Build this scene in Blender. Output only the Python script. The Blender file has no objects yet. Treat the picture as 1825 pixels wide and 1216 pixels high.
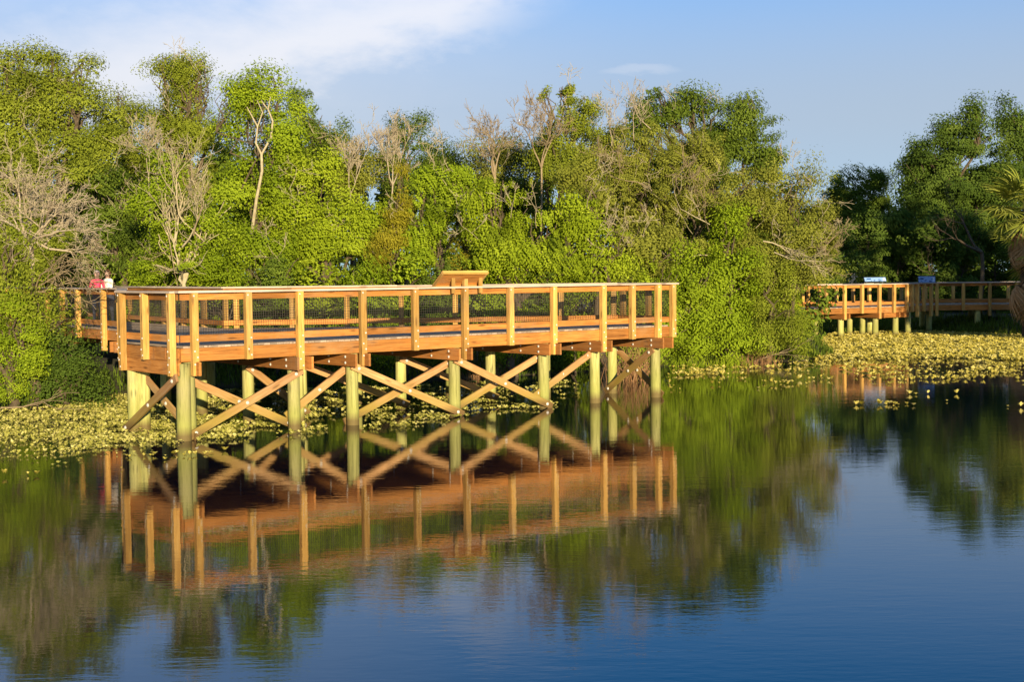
import bpy, math, random
import numpy as np
from mathutils import Vector, Matrix, Quaternion, noise as mnoise

scene = bpy.context.scene
col = scene.collection
R = math.radians

# ------------------------------------------------------------------ camera
CAM_H = 3.27
FPX = 2400.0                      # focal length in pixels of the 1825 px wide photograph
cam_d = bpy.data.cameras.new('camera')
cam_d.sensor_width = 36.0
cam_d.lens = 36.0 * FPX / 1825.0
cam_d.clip_start = 0.1
cam_d.clip_end = 3000.0
cam = bpy.data.objects.new('camera', cam_d)
col.objects.link(cam)
CAM_M = (Matrix.Translation((0, 0, CAM_H)) @ Matrix.Rotation(R(90 - 2.886), 4, 'X')
         @ Matrix.Rotation(R(-0.55), 4, 'Z'))
cam.matrix_world = CAM_M
scene.camera = cam

# ------------------------------------------------------------------ light
SUN_AZ = R(15.0)                   # towards the camera's back, a little to the right
SUN_EL = R(9.0)
SUN_DIR = Vector((math.sin(SUN_AZ) * math.cos(SUN_EL), -math.cos(SUN_AZ) * math.cos(SUN_EL), math.sin(SUN_EL)))
world = bpy.data.worlds.new('World')
scene.world = world
world.use_nodes = True
wt = world.node_tree
wt.nodes.clear()


def N(tree, typ, **kw):
    n = tree.nodes.new(typ)
    for k, v in kw.items():
        if k == 'inp':
            for kk, vv in v.items():
                n.inputs[kk].default_value = vv
        else:
            setattr(n, k, v)
    return n


def math_n(tree, op, a, b=None, c=None, clamp=False):
    n = tree.nodes.new('ShaderNodeMath')
    n.operation = op
    n.use_clamp = clamp
    for i, v in enumerate((a, b, c)):
        if v is None:
            continue
        if isinstance(v, (int, float)):
            n.inputs[i].default_value = v
        else:
            tree.links.new(v, n.inputs[i])
    return n.outputs[0]


def ramp_n(tree, fac, stops, interp='LINEAR'):
    n = tree.nodes.new('ShaderNodeValToRGB')
    n.color_ramp.interpolation = interp
    els = n.color_ramp.elements
    while len(els) > 1:
        els.remove(els[-1])
    els[0].position = stops[0][0]
    els[0].color = (*stops[0][1], 1) if len(stops[0][1]) == 3 else stops[0][1]
    for p, c in stops[1:]:
        e = els.new(p)
        e.color = (*c, 1) if len(c) == 3 else c
    tree.links.new(fac, n.inputs[0])
    return n.outputs[0]


def mix_n(tree, fac, a, b, mode='MIX'):
    n = tree.nodes.new('ShaderNodeMix')
    n.data_type = 'RGBA'
    n.blend_type = mode
    for i, v in ((0, fac), (6, a), (7, b)):
        if isinstance(v, (int, float)):
            n.inputs[i].default_value = v
        elif isinstance(v, tuple):
            n.inputs[i].default_value = (*v, 1)
        else:
            tree.links.new(v, n.inputs[i])
    return n.outputs[2]


sky = N(wt, 'ShaderNodeTexSky', sky_type='NISHITA', sun_disc=False, sun_elevation=SUN_EL,
        sun_rotation=R(180) - SUN_AZ, altitude=0, air_density=0.5, dust_density=0.0, ozone_density=3.5)
bg = N(wt, 'ShaderNodeBackground')
bg.inputs[1].default_value = 0.088
wout = N(wt, 'ShaderNodeOutputWorld')
tc = N(wt, 'ShaderNodeTexCoord')
sep = N(wt, 'ShaderNodeSeparateXYZ')
wt.links.new(tc.outputs['Generated'], sep.inputs[0])
# compass bearing and height of each direction of the sky (radians)
az = math_n(wt, 'ARCTAN2', sep.outputs[0], sep.outputs[1])
el = math_n(wt, 'ARCSINE', sep.outputs[2])
cmb = N(wt, 'ShaderNodeCombineXYZ')
wt.links.new(az, cmb.inputs[0])
wt.links.new(math_n(wt, 'MULTIPLY', el, 2.2), cmb.inputs[1])
nz = N(wt, 'ShaderNodeTexNoise', inp={'Scale': 9.0, 'Detail': 7.0, 'Roughness': 0.6, 'Distortion': 0.3})
wt.links.new(cmb.outputs[0], nz.inputs['Vector'])
nz2 = N(wt, 'ShaderNodeTexNoise', inp={'Scale': 30.0, 'Detail': 5.0, 'Roughness': 0.6})
wt.links.new(cmb.outputs[0], nz2.inputs['Vector'])
wob = math_n(wt, 'ADD', math_n(wt, 'MULTIPLY', math_n(wt, 'SUBTRACT', nz.outputs[0], 0.5), 0.07),
             math_n(wt, 'MULTIPLY', math_n(wt, 'SUBTRACT', nz2.outputs[0], 0.5), 0.03))
# the cloud bank to the left: above a rising edge, thinning upwards
edge = math_n(wt, 'ADD', math_n(wt, 'MULTIPLY', az, 0.25), 0.172)
up_e = math_n(wt, 'ADD', math_n(wt, 'SUBTRACT', el, edge), wob)


def smooth(v, a, b):
    n = wt.nodes.new('ShaderNodeMapRange')
    n.interpolation_type = 'SMOOTHSTEP'
    n.inputs[1].default_value = a
    n.inputs[2].default_value = b
    wt.links.new(v, n.inputs[0])
    return n.outputs[0]


bank = math_n(wt, 'MULTIPLY', smooth(up_e, -0.016, 0.035), math_n(wt, 'SUBTRACT', 1.0, smooth(up_e, 0.03, 0.13)))
bank = math_n(wt, 'MULTIPLY', bank, math_n(wt, 'SUBTRACT', 1.0, smooth(math_n(wt, 'ADD', az, math_n(wt, 'MULTIPLY', wob, 2.0)), -0.05, 0.07)))
bank = math_n(wt, 'MULTIPLY', bank, smooth(az, -0.9, -0.14))
veil = math_n(wt, 'MULTIPLY', math_n(wt, 'SUBTRACT', 1.0, smooth(math_n(wt, 'ADD', az, wob), -0.25, 0.14)), smooth(math_n(wt, 'ADD', el, wob), 0.02, 0.16))
veil = math_n(wt, 'MULTIPLY', veil, math_n(wt, 'MULTIPLY_ADD', nz.outputs[0], 0.7, 0.1))
# a small wisp further right
wx = math_n(wt, 'DIVIDE', math_n(wt, 'SUBTRACT', az, 0.095), 0.03)
wy = math_n(wt, 'DIVIDE', math_n(wt, 'SUBTRACT', math_n(wt, 'ADD', el, math_n(wt, 'MULTIPLY', wob, 0.35)), 0.146), 0.004)
wd = math_n(wt, 'ADD', math_n(wt, 'MULTIPLY', wx, wx), math_n(wt, 'MULTIPLY', wy, wy))
wisp = math_n(wt, 'MULTIPLY', math_n(wt, 'SUBTRACT', 1.0, smooth(wd, 0.0, 1.4)), 0.16)
cl = math_n(wt, 'MAXIMUM', math_n(wt, 'MAXIMUM', math_n(wt, 'MULTIPLY', bank, 0.68), math_n(wt, 'MULTIPLY', veil, 0.48)), wisp)
hz = math_n(wt, 'MULTIPLY', math_n(wt, 'SUBTRACT', 1.0, smooth(el, 0.10, 0.34)), 0.85)
azure = mix_n(wt, 1.0, sky.outputs[0], (0.42, 1.50, 1.62), 'MULTIPLY')
haze_s = mix_n(wt, hz, azure, (3.15, 3.25, 3.3))     # haze thinning out with height, all round the sky
skyc = mix_n(wt, cl, haze_s, (6.7, 6.4, 6.3))
wt.links.new(skyc, bg.inputs[0])
wt.links.new(bg.outputs[0], wout.inputs[0])

sun_l = bpy.data.lights.new('sun', 'SUN')
sun_l.energy = 5.0
sun_l.angle = R(0.5)
sun_l.color = (1.0, 0.82, 0.53)
sun_o = bpy.data.objects.new('sun', sun_l)
col.objects.link(sun_o)
sun_o.rotation_euler = (-SUN_DIR).to_track_quat('-Z', 'Y').to_euler()
sun_o.location = (5, -20, 20)

vs = scene.view_settings
vs.view_transform = 'Standard'
vs.look = 'None'
vs.gamma = 1.0
vs.use_curve_mapping = False
vs.exposure = 0.86
scene.cycles.max_bounces = 6
scene.cycles.diffuse_bounces = 3
scene.cycles.glossy_bounces = 3
scene.cycles.transmission_bounces = 3
scene.cycles.transparent_max_bounces = 4
scene.cycles.use_denoising = True

# ------------------------------------------------------------------ helpers
CR = CAM_M.to_3x3()


def at(px, py, Y):
    """the point of the place that the photograph's pixel shows when it is Y metres away"""
    d = CR @ Vector(((px - 912.5) / FPX, (608.0 - py) / FPX, -1.0))
    k = Y / d.y
    return Vector((d.x * k, Y, CAM_H + d.z * k))


def tag(o, label=None, cat=None, group=None, kind=None):
    for k, v in (('label', label), ('category', cat), ('group', group), ('kind', kind)):
        if v:
            o[k] = v
    return o


def empty(name, loc):
    o = bpy.data.objects.new(name, None)
    o.empty_display_size = 0.3
    col.objects.link(o)
    o.location = loc
    return o


def link_mesh(name, me, mat, parent=None, world=None):
    o = bpy.data.objects.new(name, me)
    if mat is not None:
        if len(me.materials) == 0:
            me.materials.append(mat)
        elif me.materials[0] != mat:
            o.material_slots[0].link = 'OBJECT'
            o.material_slots[0].material = mat
    col.objects.link(o)
    W = world if world is not None else Matrix.Identity(4)
    if parent is not None:
        o.parent = parent
        o.matrix_local = world_of(parent).inverted() @ W
    else:
        o.matrix_local = W
    o_world[o.name] = W
    return o


o_world = {}


def world_of(o):
    if o.name in o_world:
        return o_world[o.name]
    return Matrix.Translation(o.location)


def np_mesh(name, V, F, smooth=False, tint=None):
    """V (n,3), F (m,k) arrays with k verts a face"""
    me = bpy.data.meshes.new(name)
    V = np.ascontiguousarray(V, dtype=np.float32)
    F = np.ascontiguousarray(F, dtype=np.int32)
    m, k = F.shape
    me.vertices.add(len(V))
    me.vertices.foreach_set('co', V.ravel())
    me.loops.add(m * k)
    me.loops.foreach_set('vertex_index', F.ravel())
    me.polygons.add(m)
    me.polygons.foreach_set('loop_start', np.arange(0, m * k, k, dtype=np.int32))
    me.polygons.foreach_set('loop_total', np.full(m, k, dtype=np.int32))
    if smooth:
        me.polygons.foreach_set('use_smooth', np.ones(m, dtype=bool))
    if tint is not None:
        a = me.attributes.new('tint', 'FLOAT', 'POINT')
        a.data.foreach_set('value', np.ascontiguousarray(tint, dtype=np.float32))
    me.update(calc_edges=True)
    return me


_box = {}


def box_mesh(l, w, h):
    """board along local X, centred, with slightly eased long edges"""
    key = (round(l, 3), round(w, 3), round(h, 3))
    if key in _box:
        return _box[key]
    c = min(w, h) * 0.08
    prof = [(-w / 2 + c, -h / 2), (w / 2 - c, -h / 2), (w / 2, -h / 2 + c), (w / 2, h / 2 - c),
            (w / 2 - c, h / 2), (-w / 2 + c, h / 2), (-w / 2, h / 2 - c), (-w / 2, -h / 2 + c)]
    v = [(-l / 2, y, z) for y, z in prof] + [(l / 2, y, z) for y, z in prof]
    f = [tuple(range(7, -1, -1)), tuple(range(8, 16))] + [(i, (i + 1) % 8, 8 + (i + 1) % 8, 8 + i) for i in range(8)]
    me = bpy.data.meshes.new('board')
    me.from_pydata(v, [], f)
    me.update()
    _box[key] = me
    return me


def board(name, p, q, w, h, mat, parent, up=(0, 0, 1), l_extra=0.0):
    """a board from p to q, w thick across, h along up"""
    p, q = Vector(p), Vector(q)
    x = (q - p)
    L = x.length + l_extra
    x.normalize()
    u = Vector(up)
    y = u.cross(x)
    if y.length < 1e-6:
        y = Vector((0, 1, 0))
    y.normalize()
    z = x.cross(y)
    M = Matrix((x, y, z)).transposed().to_4x4()
    M.translation = (p + q) / 2
    o = link_mesh(name, box_mesh(L, w, h), None, parent, M)
    if len(o.data.materials) == 0:
        o.data.materials.append(mat)
    if o.data.materials[0] != mat:
        o.material_slots[0].link = 'OBJECT'
        o.material_slots[0].material = mat
    return o


# ------------------------------------------------------------------ materials
def new_mat(name):
    m = bpy.data.materials.new(name)
    m.use_nodes = True
    t = m.node_tree
    b = t.nodes['Principled BSDF']
    return m, t, b


def wood_mat(name, c0, c1, c2, moss=None, rough=0.75, stain=0.0):
    m, t, b = new_mat(name)
    co = N(t, 'ShaderNodeTexCoord')
    oi = N(t, 'ShaderNodeObjectInfo')
    mp = N(t, 'ShaderNodeMapping')
    mp.inputs['Scale'].default_value = (1.3, 22.0, 22.0)
    t.links.new(co.outputs['Object'], mp.inputs[0])
    ad = N(t, 'ShaderNodeVectorMath', operation='ADD')
    t.links.new(mp.outputs[0], ad.inputs[0])
    sc_ = N(t, 'ShaderNodeVectorMath', operation='SCALE')
    sc_.inputs[0].default_value = (31, 17, 53)
    t.links.new(oi.outputs['Random'], sc_.inputs['Scale'])
    t.links.new(sc_.outputs[0], ad.inputs[1])
    g = N(t, 'ShaderNodeTexNoise', inp={'Scale': 1.0, 'Detail': 5.0, 'Roughness': 0.65, 'Distortion': 0.8})
    t.links.new(ad.outputs[0], g.inputs['Vector'])
    blot = N(t, 'ShaderNodeTexNoise', inp={'Scale': 1.4, 'Detail': 3.0})
    ad2 = N(t, 'ShaderNodeVectorMath', operation='ADD')
    t.links.new(co.outputs['Object'], ad2.inputs[0])
    t.links.new(sc_.outputs[0], ad2.inputs[1])
    t.links.new(ad2.outputs[0], blot.inputs['Vector'])
    c = ramp_n(t, g.outputs[0], [(0.28, c0), (0.5, c1), (0.74, c2)])
    f = math_n(t, 'MULTIPLY_ADD', oi.outputs['Random'], 0.6, 0.67)
    f = math_n(t, 'MULTIPLY', f, math_n(t, 'MULTIPLY_ADD', blot.outputs[0], 0.7, 0.65))
    vm = N(t, 'ShaderNodeVectorMath', operation='SCALE')
    t.links.new(c, vm.inputs[0])
    t.links.new(f, vm.inputs['Scale'])
    out = vm.outputs[0]
    vo = N(t, 'ShaderNodeTexVoronoi', inp={'Scale': 1.0})
    mk = N(t, 'ShaderNodeMapping')
    mk.inputs['Scale'].default_value = (1.6, 7.0, 7.0)
    t.links.new(ad2.outputs[0], mk.inputs[0])
    t.links.new(mk.outputs[0], vo.inputs['Vector'])
    kn = N(t, 'ShaderNodeMapRange', inp={1: 0.10, 2: 0.22, 3: 0.7, 4: 0.0})
    t.links.new(vo.outputs['Distance'], kn.inputs[0])
    out = mix_n(t, kn.outputs[0], out, tuple(x * 0.42 for x in c0))
    gr = N(t, 'ShaderNodeTexNoise', inp={'Scale': 0.9, 'Detail': 6.0, 'Roughness': 0.7})
    t.links.new(ad2.outputs[0], gr.inputs['Vector'])
    gm = N(t, 'ShaderNodeMapRange', inp={1: 0.52, 2: 0.75, 3: 0.0, 4: 0.45})
    t.links.new(gr.outputs[0], gm.inputs[0])
    out = mix_n(t, gm.outputs[0], out, (0.30, 0.235, 0.15))
    if moss:
        geo = N(t, 'ShaderNodeNewGeometry')
        sp = N(t, 'ShaderNodeSeparateXYZ')
        t.links.new(geo.outputs['Position'], sp.inputs[0])
        h = math_n(t, 'ADD', sp.outputs[2], math_n(t, 'MULTIPLY', math_n(t, 'SUBTRACT', blot.outputs[0], 0.5), 0.9))
        mr = N(t, 'ShaderNodeMapRange', inp={1: 0.25, 2: 1.05, 3: 1.0, 4: 0.0})
        t.links.new(h, mr.inputs[0])
        out = mix_n(t, math_n(t, 'MULTIPLY', mr.outputs[0], 0.75), out, moss)
        # brown tide line at the water
        wl = N(t, 'ShaderNodeMapRange', inp={1: 0.10, 2: 0.30, 3: 1.0, 4: 0.0})
        t.links.new(math_n(t, 'ADD', sp.outputs[2], math_n(t, 'MULTIPLY', math_n(t, 'SUBTRACT', g.outputs[0], 0.5), 0.1)), wl.inputs[0])
        out = mix_n(t, math_n(t, 'MULTIPLY', wl.outputs[0], 0.8), out, (0.10, 0.055, 0.025))
    t.links.new(out, b.inputs['Base Color'])
    b.inputs['Roughness'].default_value = rough
    b.inputs['Specular IOR Level'].default_value = 0.25
    bp = N(t, 'ShaderNodeBump', inp={'Strength': 0.35, 'Distance': 0.01})
    t.links.new(g.outputs[0], bp.inputs['Height'])
    t.links.new(bp.outputs[0], b.inputs['Normal'])
    return m


M_RAIL = wood_mat('orange pine', (0.20, 0.070, 0.013), (0.38, 0.155, 0.032), (0.51, 0.23, 0.06))
M_POST = wood_mat('yellow pine', (0.30, 0.145, 0.030), (0.50, 0.285, 0.070), (0.62, 0.39, 0.12))
M_CAP = wood_mat('weathered top boards', (0.40, 0.30, 0.22), (0.50, 0.40, 0.31), (0.56, 0.46, 0.38))
M_DECK = wood_mat('grey deck', (0.23, 0.17, 0.12), (0.34, 0.26, 0.19), (0.42, 0.34, 0.26))
M_BEAM = wood_mat('beam pine', (0.23, 0.085, 0.02), (0.36, 0.145, 0.035), (0.45, 0.2, 0.055))
M_PILE = wood_mat('treated pile', (0.13, 0.125, 0.042), (0.38, 0.36, 0.12), (0.52, 0.48, 0.20), moss=(0.27, 0.28, 0.06))
M_BRACE = wood_mat('brace pine', (0.26, 0.13, 0.045), (0.40, 0.215, 0.085), (0.48, 0.30, 0.15), moss=(0.26, 0.20, 0.03))


def flat_mat(name, c, rough=0.6, metal=0.0, spec=0.4):
    m, t, b = new_mat(name)
    co = N(t, 'ShaderNodeTexCoord')
    nn = N(t, 'ShaderNodeTexNoise', inp={'Scale': 14.0, 'Detail': 4.0})
    t.links.new(co.outputs['Object'], nn.inputs['Vector'])
    c_ = ramp_n(t, nn.outputs[0], [(0.3, tuple(x * 0.75 for x in c)), (0.7, tuple(min(1, x * 1.2) for x in c))])
    t.links.new(c_, b.inputs['Base Color'])
    b.inputs['Roughness'].default_value = rough
    b.inputs['Metallic'].default_value = metal
    b.inputs['Specular IOR Level'].default_value = spec
    return m


M_BOLT = flat_mat('galvanised steel', (0.72, 0.68, 0.62), 0.45, 0.3)
M_WIRE = flat_mat('dark wire', (0.05, 0.042, 0.035), 0.6, 0.2)


def leaf_mat(name, dark, mid, light, trans=0.3, rough=0.7, spec=0.06):
    m, t, b = new_mat(name)
    a = N(t, 'ShaderNodeAttribute', attribute_name='tint')
    c = ramp_n(t, a.outputs['Fac'], [(0.0, dark), (0.5, mid), (1.0, light)])
    t.links.new(c, b.inputs['Base Color'])
    b.inputs['Roughness'].default_value = rough
    b.inputs['Specular IOR Level'].default_value = spec
    tr = N(t, 'ShaderNodeBsdfTranslucent')
    c2 = mix_n(t, 1.0, c, (1.0, 1.0, 0.55), 'MULTIPLY')
    t.links.new(c2, tr.inputs[0])
    mx = N(t, 'ShaderNodeMixShader')
    mx.inputs[0].default_value = trans
    t.links.new(b.outputs[0], mx.inputs[1])
    t.links.new(tr.outputs[0], mx.inputs[2])
    t.links.new(mx.outputs[0], t.nodes['Material Output'].inputs[0])
    return m


L_OLIVE = leaf_mat('olive leaves', (0.085, 0.106, 0.011), (0.189, 0.228, 0.020), (0.318, 0.365, 0.042))
L_BRIGHT = leaf_mat('bright leaves', (0.095, 0.138, 0.009), (0.211, 0.293, 0.014), (0.363, 0.453, 0.030), trans=0.35)
L_LIME = leaf_mat('lime leaves', (0.116, 0.157, 0.009), (0.259, 0.336, 0.016), (0.408, 0.490, 0.036), trans=0.35)
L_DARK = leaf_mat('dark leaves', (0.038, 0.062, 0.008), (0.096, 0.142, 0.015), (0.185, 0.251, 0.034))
L_DEEP = leaf_mat('deep green and shade-dark leaves', (0.028, 0.051, 0.008), (0.074, 0.120, 0.016), (0.159, 0.217, 0.038))  # deep green of the far trees; on low bushes it also paints in shade
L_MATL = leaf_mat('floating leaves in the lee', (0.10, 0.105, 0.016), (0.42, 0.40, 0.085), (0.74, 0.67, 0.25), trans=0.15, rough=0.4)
L_YELL = leaf_mat('yellow green needles', (0.15, 0.138, 0.011), (0.27, 0.245, 0.018), (0.38, 0.34, 0.036))
L_SAGE = leaf_mat('sage leaves', (0.100, 0.112, 0.015), (0.205, 0.222, 0.030), (0.33, 0.34, 0.06))
L_MAT = leaf_mat('floating leaves', (0.18, 0.155, 0.02), (0.54, 0.46, 0.09), (0.80, 0.70, 0.25), trans=0.15, rough=0.4)
L_PALM = leaf_mat('palm leaves', (0.13, 0.16, 0.02), (0.25, 0.28, 0.04), (0.38, 0.38, 0.09), trans=0.25)
L_DEAD = leaf_mat('dead palm leaves', (0.28, 0.15, 0.06), (0.46, 0.28, 0.13), (0.60, 0.40, 0.21), trans=0.2)
L_DRY = leaf_mat('dry stalks', (0.14, 0.07, 0.03), (0.24, 0.13, 0.06), (0.36, 0.22, 0.11), trans=0.15)


def bark_mat(name, c0, c1):
    m, t, b = new_mat(name)
    co = N(t, 'ShaderNodeTexCoord')
    nn = N(t, 'ShaderNodeTexNoise', inp={'Scale': 9.0, 'Detail': 5.0, 'Roughness': 0.7})
    t.links.new(co.outputs['Object'], nn.inputs['Vector'])
    t.links.new(ramp_n(t, nn.outputs[0], [(0.3, c0), (0.7, c1)]), b.inputs['Base Color'])
    b.inputs['Roughness'].default_value = 0.9
    b.inputs['Specular IOR Level'].default_value = 0.1
    return m


B_DARK = bark_mat('dark bark', (0.05, 0.036, 0.022), (0.13, 0.10, 0.065))
B_PALE = bark_mat('pale bark', (0.26, 0.21, 0.12), (0.46, 0.40, 0.26))
B_TWIG = bark_mat('dry twigs', (0.17, 0.125, 0.07), (0.32, 0.25, 0.15))
B_GREY = bark_mat('grey twigs', (0.24, 0.195, 0.125), (0.44, 0.37, 0.26))

# ------------------------------------------------------------------ ground and water
SHORE = [(-400, 20), (-60, 27), (-30, 31), (-14, 32.8), (-11.6, 34.0), (-10.2, 38.6), (-6, 41.0), (0, 42.5), (3.5, 45.0), (6.5, 47.6),
         (10.6, 48.6), (12.2, 51.0), (13.2, 61.0), (15.5, 69.0), (21.0, 69.6), (24.0, 64.0), (27.0, 55.0), (32, 44.0), (45, 32), (60, 20), (400, -10)]
SX = np.array([s[0] for s in SHORE], float)
SY = np.array([s[1] for s in SHORE], float)


def hash_noise(x, y, s, seed):
    return mnoise.noise(Vector((x * s + seed, y * s - seed * 1.7, seed * 0.37)))


def ground_z(x, y):
    d = y - float(np.interp(x, SX, SY)) + 0.7 * hash_noise(x, y, 0.35, 3.1)
    if d < 0:
        return max(-1.2, -0.05 + d * 0.22)
    return min(0.75, -0.02 + 0.16 * d ** 0.8) + 0.10 * hash_noise(x, y, 0.6, 9.0) * min(1, d)


gx = np.concatenate([np.linspace(-900, -70, 14), np.linspace(-60, -26, 18), np.linspace(-25, 40, 150), np.linspace(41, 80, 18), np.linspace(95, 900, 14)])
gy = np.concatenate([np.linspace(-400, -20, 8), np.linspace(-10, 24, 10), np.linspace(25, 80, 130), np.linspace(82, 130, 20), np.linspace(150, 1500, 12)])
GV = np.zeros((len(gx) * len(gy), 3), np.float32)
k = 0
for j, yy in enumerate(gy):
    for i, xx in enumerate(gx):
        GV[k] = (xx, yy, ground_z(xx, yy))
        k += 1
ii, jj = np.meshgrid(np.arange(len(gx) - 1), np.arange(len(gy) - 1))
a_ = (jj * len(gx) + ii).ravel()
GF = np.stack([a_, a_ + 1, a_ + 1 + len(gx), a_ + len(gx)], 1)
m, t, b = new_mat('bank soil')
co = N(t, 'ShaderNodeTexCoord')
n1 = N(t, 'ShaderNodeTexNoise', inp={'Scale': 1.3, 'Detail': 8.0, 'Roughness': 0.7})
t.links.new(co.outputs['Object'], n1.inputs['Vector'])
t.links.new(ramp_n(t, n1.outputs[0], [(0.3, (0.030, 0.022, 0.012)), (0.55, (0.055, 0.05, 0.018)), (0.75, (0.05, 0.075, 0.018))]), b.inputs['Base Color'])
b.inputs['Roughness'].default_value = 0.95
bp = N(t, 'ShaderNodeBump', inp={'Strength': 0.8, 'Distance': 0.08})
t.links.new(n1.outputs[0], bp.inputs['Height'])
t.links.new(bp.outputs[0], b.inputs['Normal'])
gnd = link_mesh('ground', np_mesh('ground', GV, GF, True), m)
tag(gnd, kind='structure')

m, t, b = new_mat('pond water')
b.inputs['Base Color'].default_value = (0.001, 0.004, 0.010, 1)
b.inputs['Roughness'].default_value = 0.0
b.inputs['IOR'].default_value = 1.55
b.inputs['Specular IOR Level'].default_value = 0.5
co = N(t, 'ShaderNodeTexCoord')
mp1 = N(t, 'ShaderNodeMapping')
mp1.inputs['Scale'].default_value = (0.55, 1.6, 1.0)
mp1.inputs['Rotation'].default_value = (0, 0, R(6))
t.links.new(co.outputs['Object'], mp1.inputs[0])
r1 = N(t, 'ShaderNodeTexNoise', inp={'Scale': 1.6, 'Detail': 2.5, 'Roughness': 0.5})
t.links.new(mp1.outputs[0], r1.inputs['Vector'])
mp2 = N(t, 'ShaderNodeMapping')
mp2.inputs['Scale'].default_value = (0.5, 1.5, 1.0)
mp2.inputs['Rotation'].default_value = (0, 0, R(-11))
t.links.new(co.outputs['Object'], mp2.inputs[0])
r2 = N(t, 'ShaderNodeTexNoise', inp={'Scale': 8.0, 'Detail': 3.0, 'Roughness': 0.55})
t.links.new(mp2.outputs[0], r2.inputs['Vector'])
pt = N(t, 'ShaderNodeTexNoise', inp={'Scale': 0.13, 'Detail': 2.0})
t.links.new(co.outputs['Object'], pt.inputs['Vector'])
amp = N(t, 'ShaderNodeMapRange', inp={1: 0.35, 2: 0.65, 3: 0.45, 4: 1.3})
t.links.new(pt.outputs[0], amp.inputs[0])
hgt = math_n(t, 'ADD', math_n(t, 'MULTIPLY', r1.outputs[0], 0.011), math_n(t, 'MULTIPLY', r2.outputs[0], 0.0058))
bp = N(t, 'ShaderNodeBump', inp={'Distance': 1.0})
t.links.new(math_n(t, 'MULTIPLY', amp.outputs[0], 0.165), bp.inputs['Strength'])
t.links.new(hgt, bp.inputs['Height'])
t.links.new(bp.outputs[0], b.inputs['Normal'])
wv = np.array([(-900, -400, 0), (900, -400, 0), (900, 140, 0), (-900, 140, 0)], np.float32)
wat = link_mesh('water', np_mesh('water', wv, np.array([[0, 1, 2, 3]])), m)
tag(wat, kind='structure')

# ------------------------------------------------------------------ boardwalk building kit
_wires = {}


def wire_mesh_panel(L, H, sp=0.055, th=0.0052):
    key = (round(L, 2), round(H, 2), sp)
    if key in _wires:
        return _wires[key]
    V, F = [], []

    def bar(x0, x1, z0, z1, y):
        n = len(V)
        V.extend([(x0, y - th / 2, z0), (x1, y - th / 2, z0), (x1, y + th / 2, z0), (x0, y + th / 2, z0),
                  (x0, y - th / 2, z1), (x1, y - th / 2, z1), (x1, y + th / 2, z1), (x0, y + th / 2, z1)])
        for f in ((0, 1, 5, 4), (1, 2, 6, 5), (2, 3, 7, 6), (3, 0, 4, 7), (4, 5, 6, 7), (3, 2, 1, 0)):
            F.append([n + i for i in f])
    x = -L / 2 + sp * 0.4
    while x < L / 2:
        bar(x - th / 2, x + th / 2, -H / 2, H / 2, 0)
        x += sp
    z = -H / 2 + sp * 0.4
    while z < H / 2:
        bar(-L / 2, L / 2, z - th / 2, z + th / 2, th)
        z += sp
    me = np_mesh('wire_panel', np.array(V), np.array(F))
    me.materials.append(M_WIRE)
    _wires[key] = me
    return me


def bolt_mesh():
    V, F = [], []
    n = 8
    for r, z in ((0.026, -0.004), (0.026, 0.008), (0.014, 0.018)):
        for i in range(n):
            V.append((r * math.cos(2 * math.pi * i / n), r * math.sin(2 * math.pi * i / n), z))
    fs = []
    for k in range(2):
        for i in range(n):
            fs.append((k * n + i, k * n + (i + 1) % n, (k + 1) * n + (i + 1) % n, (k + 1) * n + i))
    fs.append(tuple(range(2 * n, 3 * n)))
    me = bpy.data.meshes.new('bolt')
    me.from_pydata(V, [], fs)
    me.materials.append(M_BOLT)
    return me


BOLT = bolt_mesh()


def bolt(parent, p, nrm, s=1.0):
    q = Vector(nrm).to_track_quat('Z', 'Y').to_matrix().to_4x4()
    q = Matrix.Translation(p) @ q @ Matrix.Scale(s, 4)
    return link_mesh('bolt', BOLT, None, parent, q)


def pile(root, x, y, z_top, r, seed, z_bot=-1.0):
    rnd = random.Random(seed)
    V, F = [], []
    n, rings = 16, 9
    lx, ly = rnd.uniform(-0.03, 0.03), rnd.uniform(-0.02, 0.02)
    for k in range(rings):
        f = k / (rings - 1)
        z = z_bot + (z_top - z_bot) * f
        rr = r * (1.06 - 0.1 * f)
        for i in range(n):
            a = 2 * math.pi * i / n
            jr = rr * (1 + 0.035 * mnoise.noise(Vector((math.cos(a) * 1.5 + seed, math.sin(a) * 1.5, z * 0.7))))
            V.append((jr * math.cos(a) - lx * (1 - f), jr * math.sin(a) - ly * (1 - f), z))
    for k in range(rings - 1):
        for i in range(n):
            F.append((k * n + i, k * n + (i + 1) % n, (k + 1) * n + (i + 1) % n, (k + 1) * n + i))
    me = bpy.data.meshes.new('pile')
    me.from_pydata(V, [], F + [tuple(range((rings - 1) * n, rings * n))])
    for p in me.polygons:
        p.use_smooth = len(p.vertices) == 4
    # grain runs along the board materials' X axis: swap axes so that the pile's length is local X
    me.transform(Matrix.Rotation(R(90), 4, 'Y'))
    W = Matrix.Translation((x, y, 0)) @ Matrix.Rotation(R(-90), 4, 'Y')
    return link_mesh('pile', me, M_PILE, root, W)


def v3(p2, z):
    return Vector((p2[0], p2[1], z))


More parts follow.
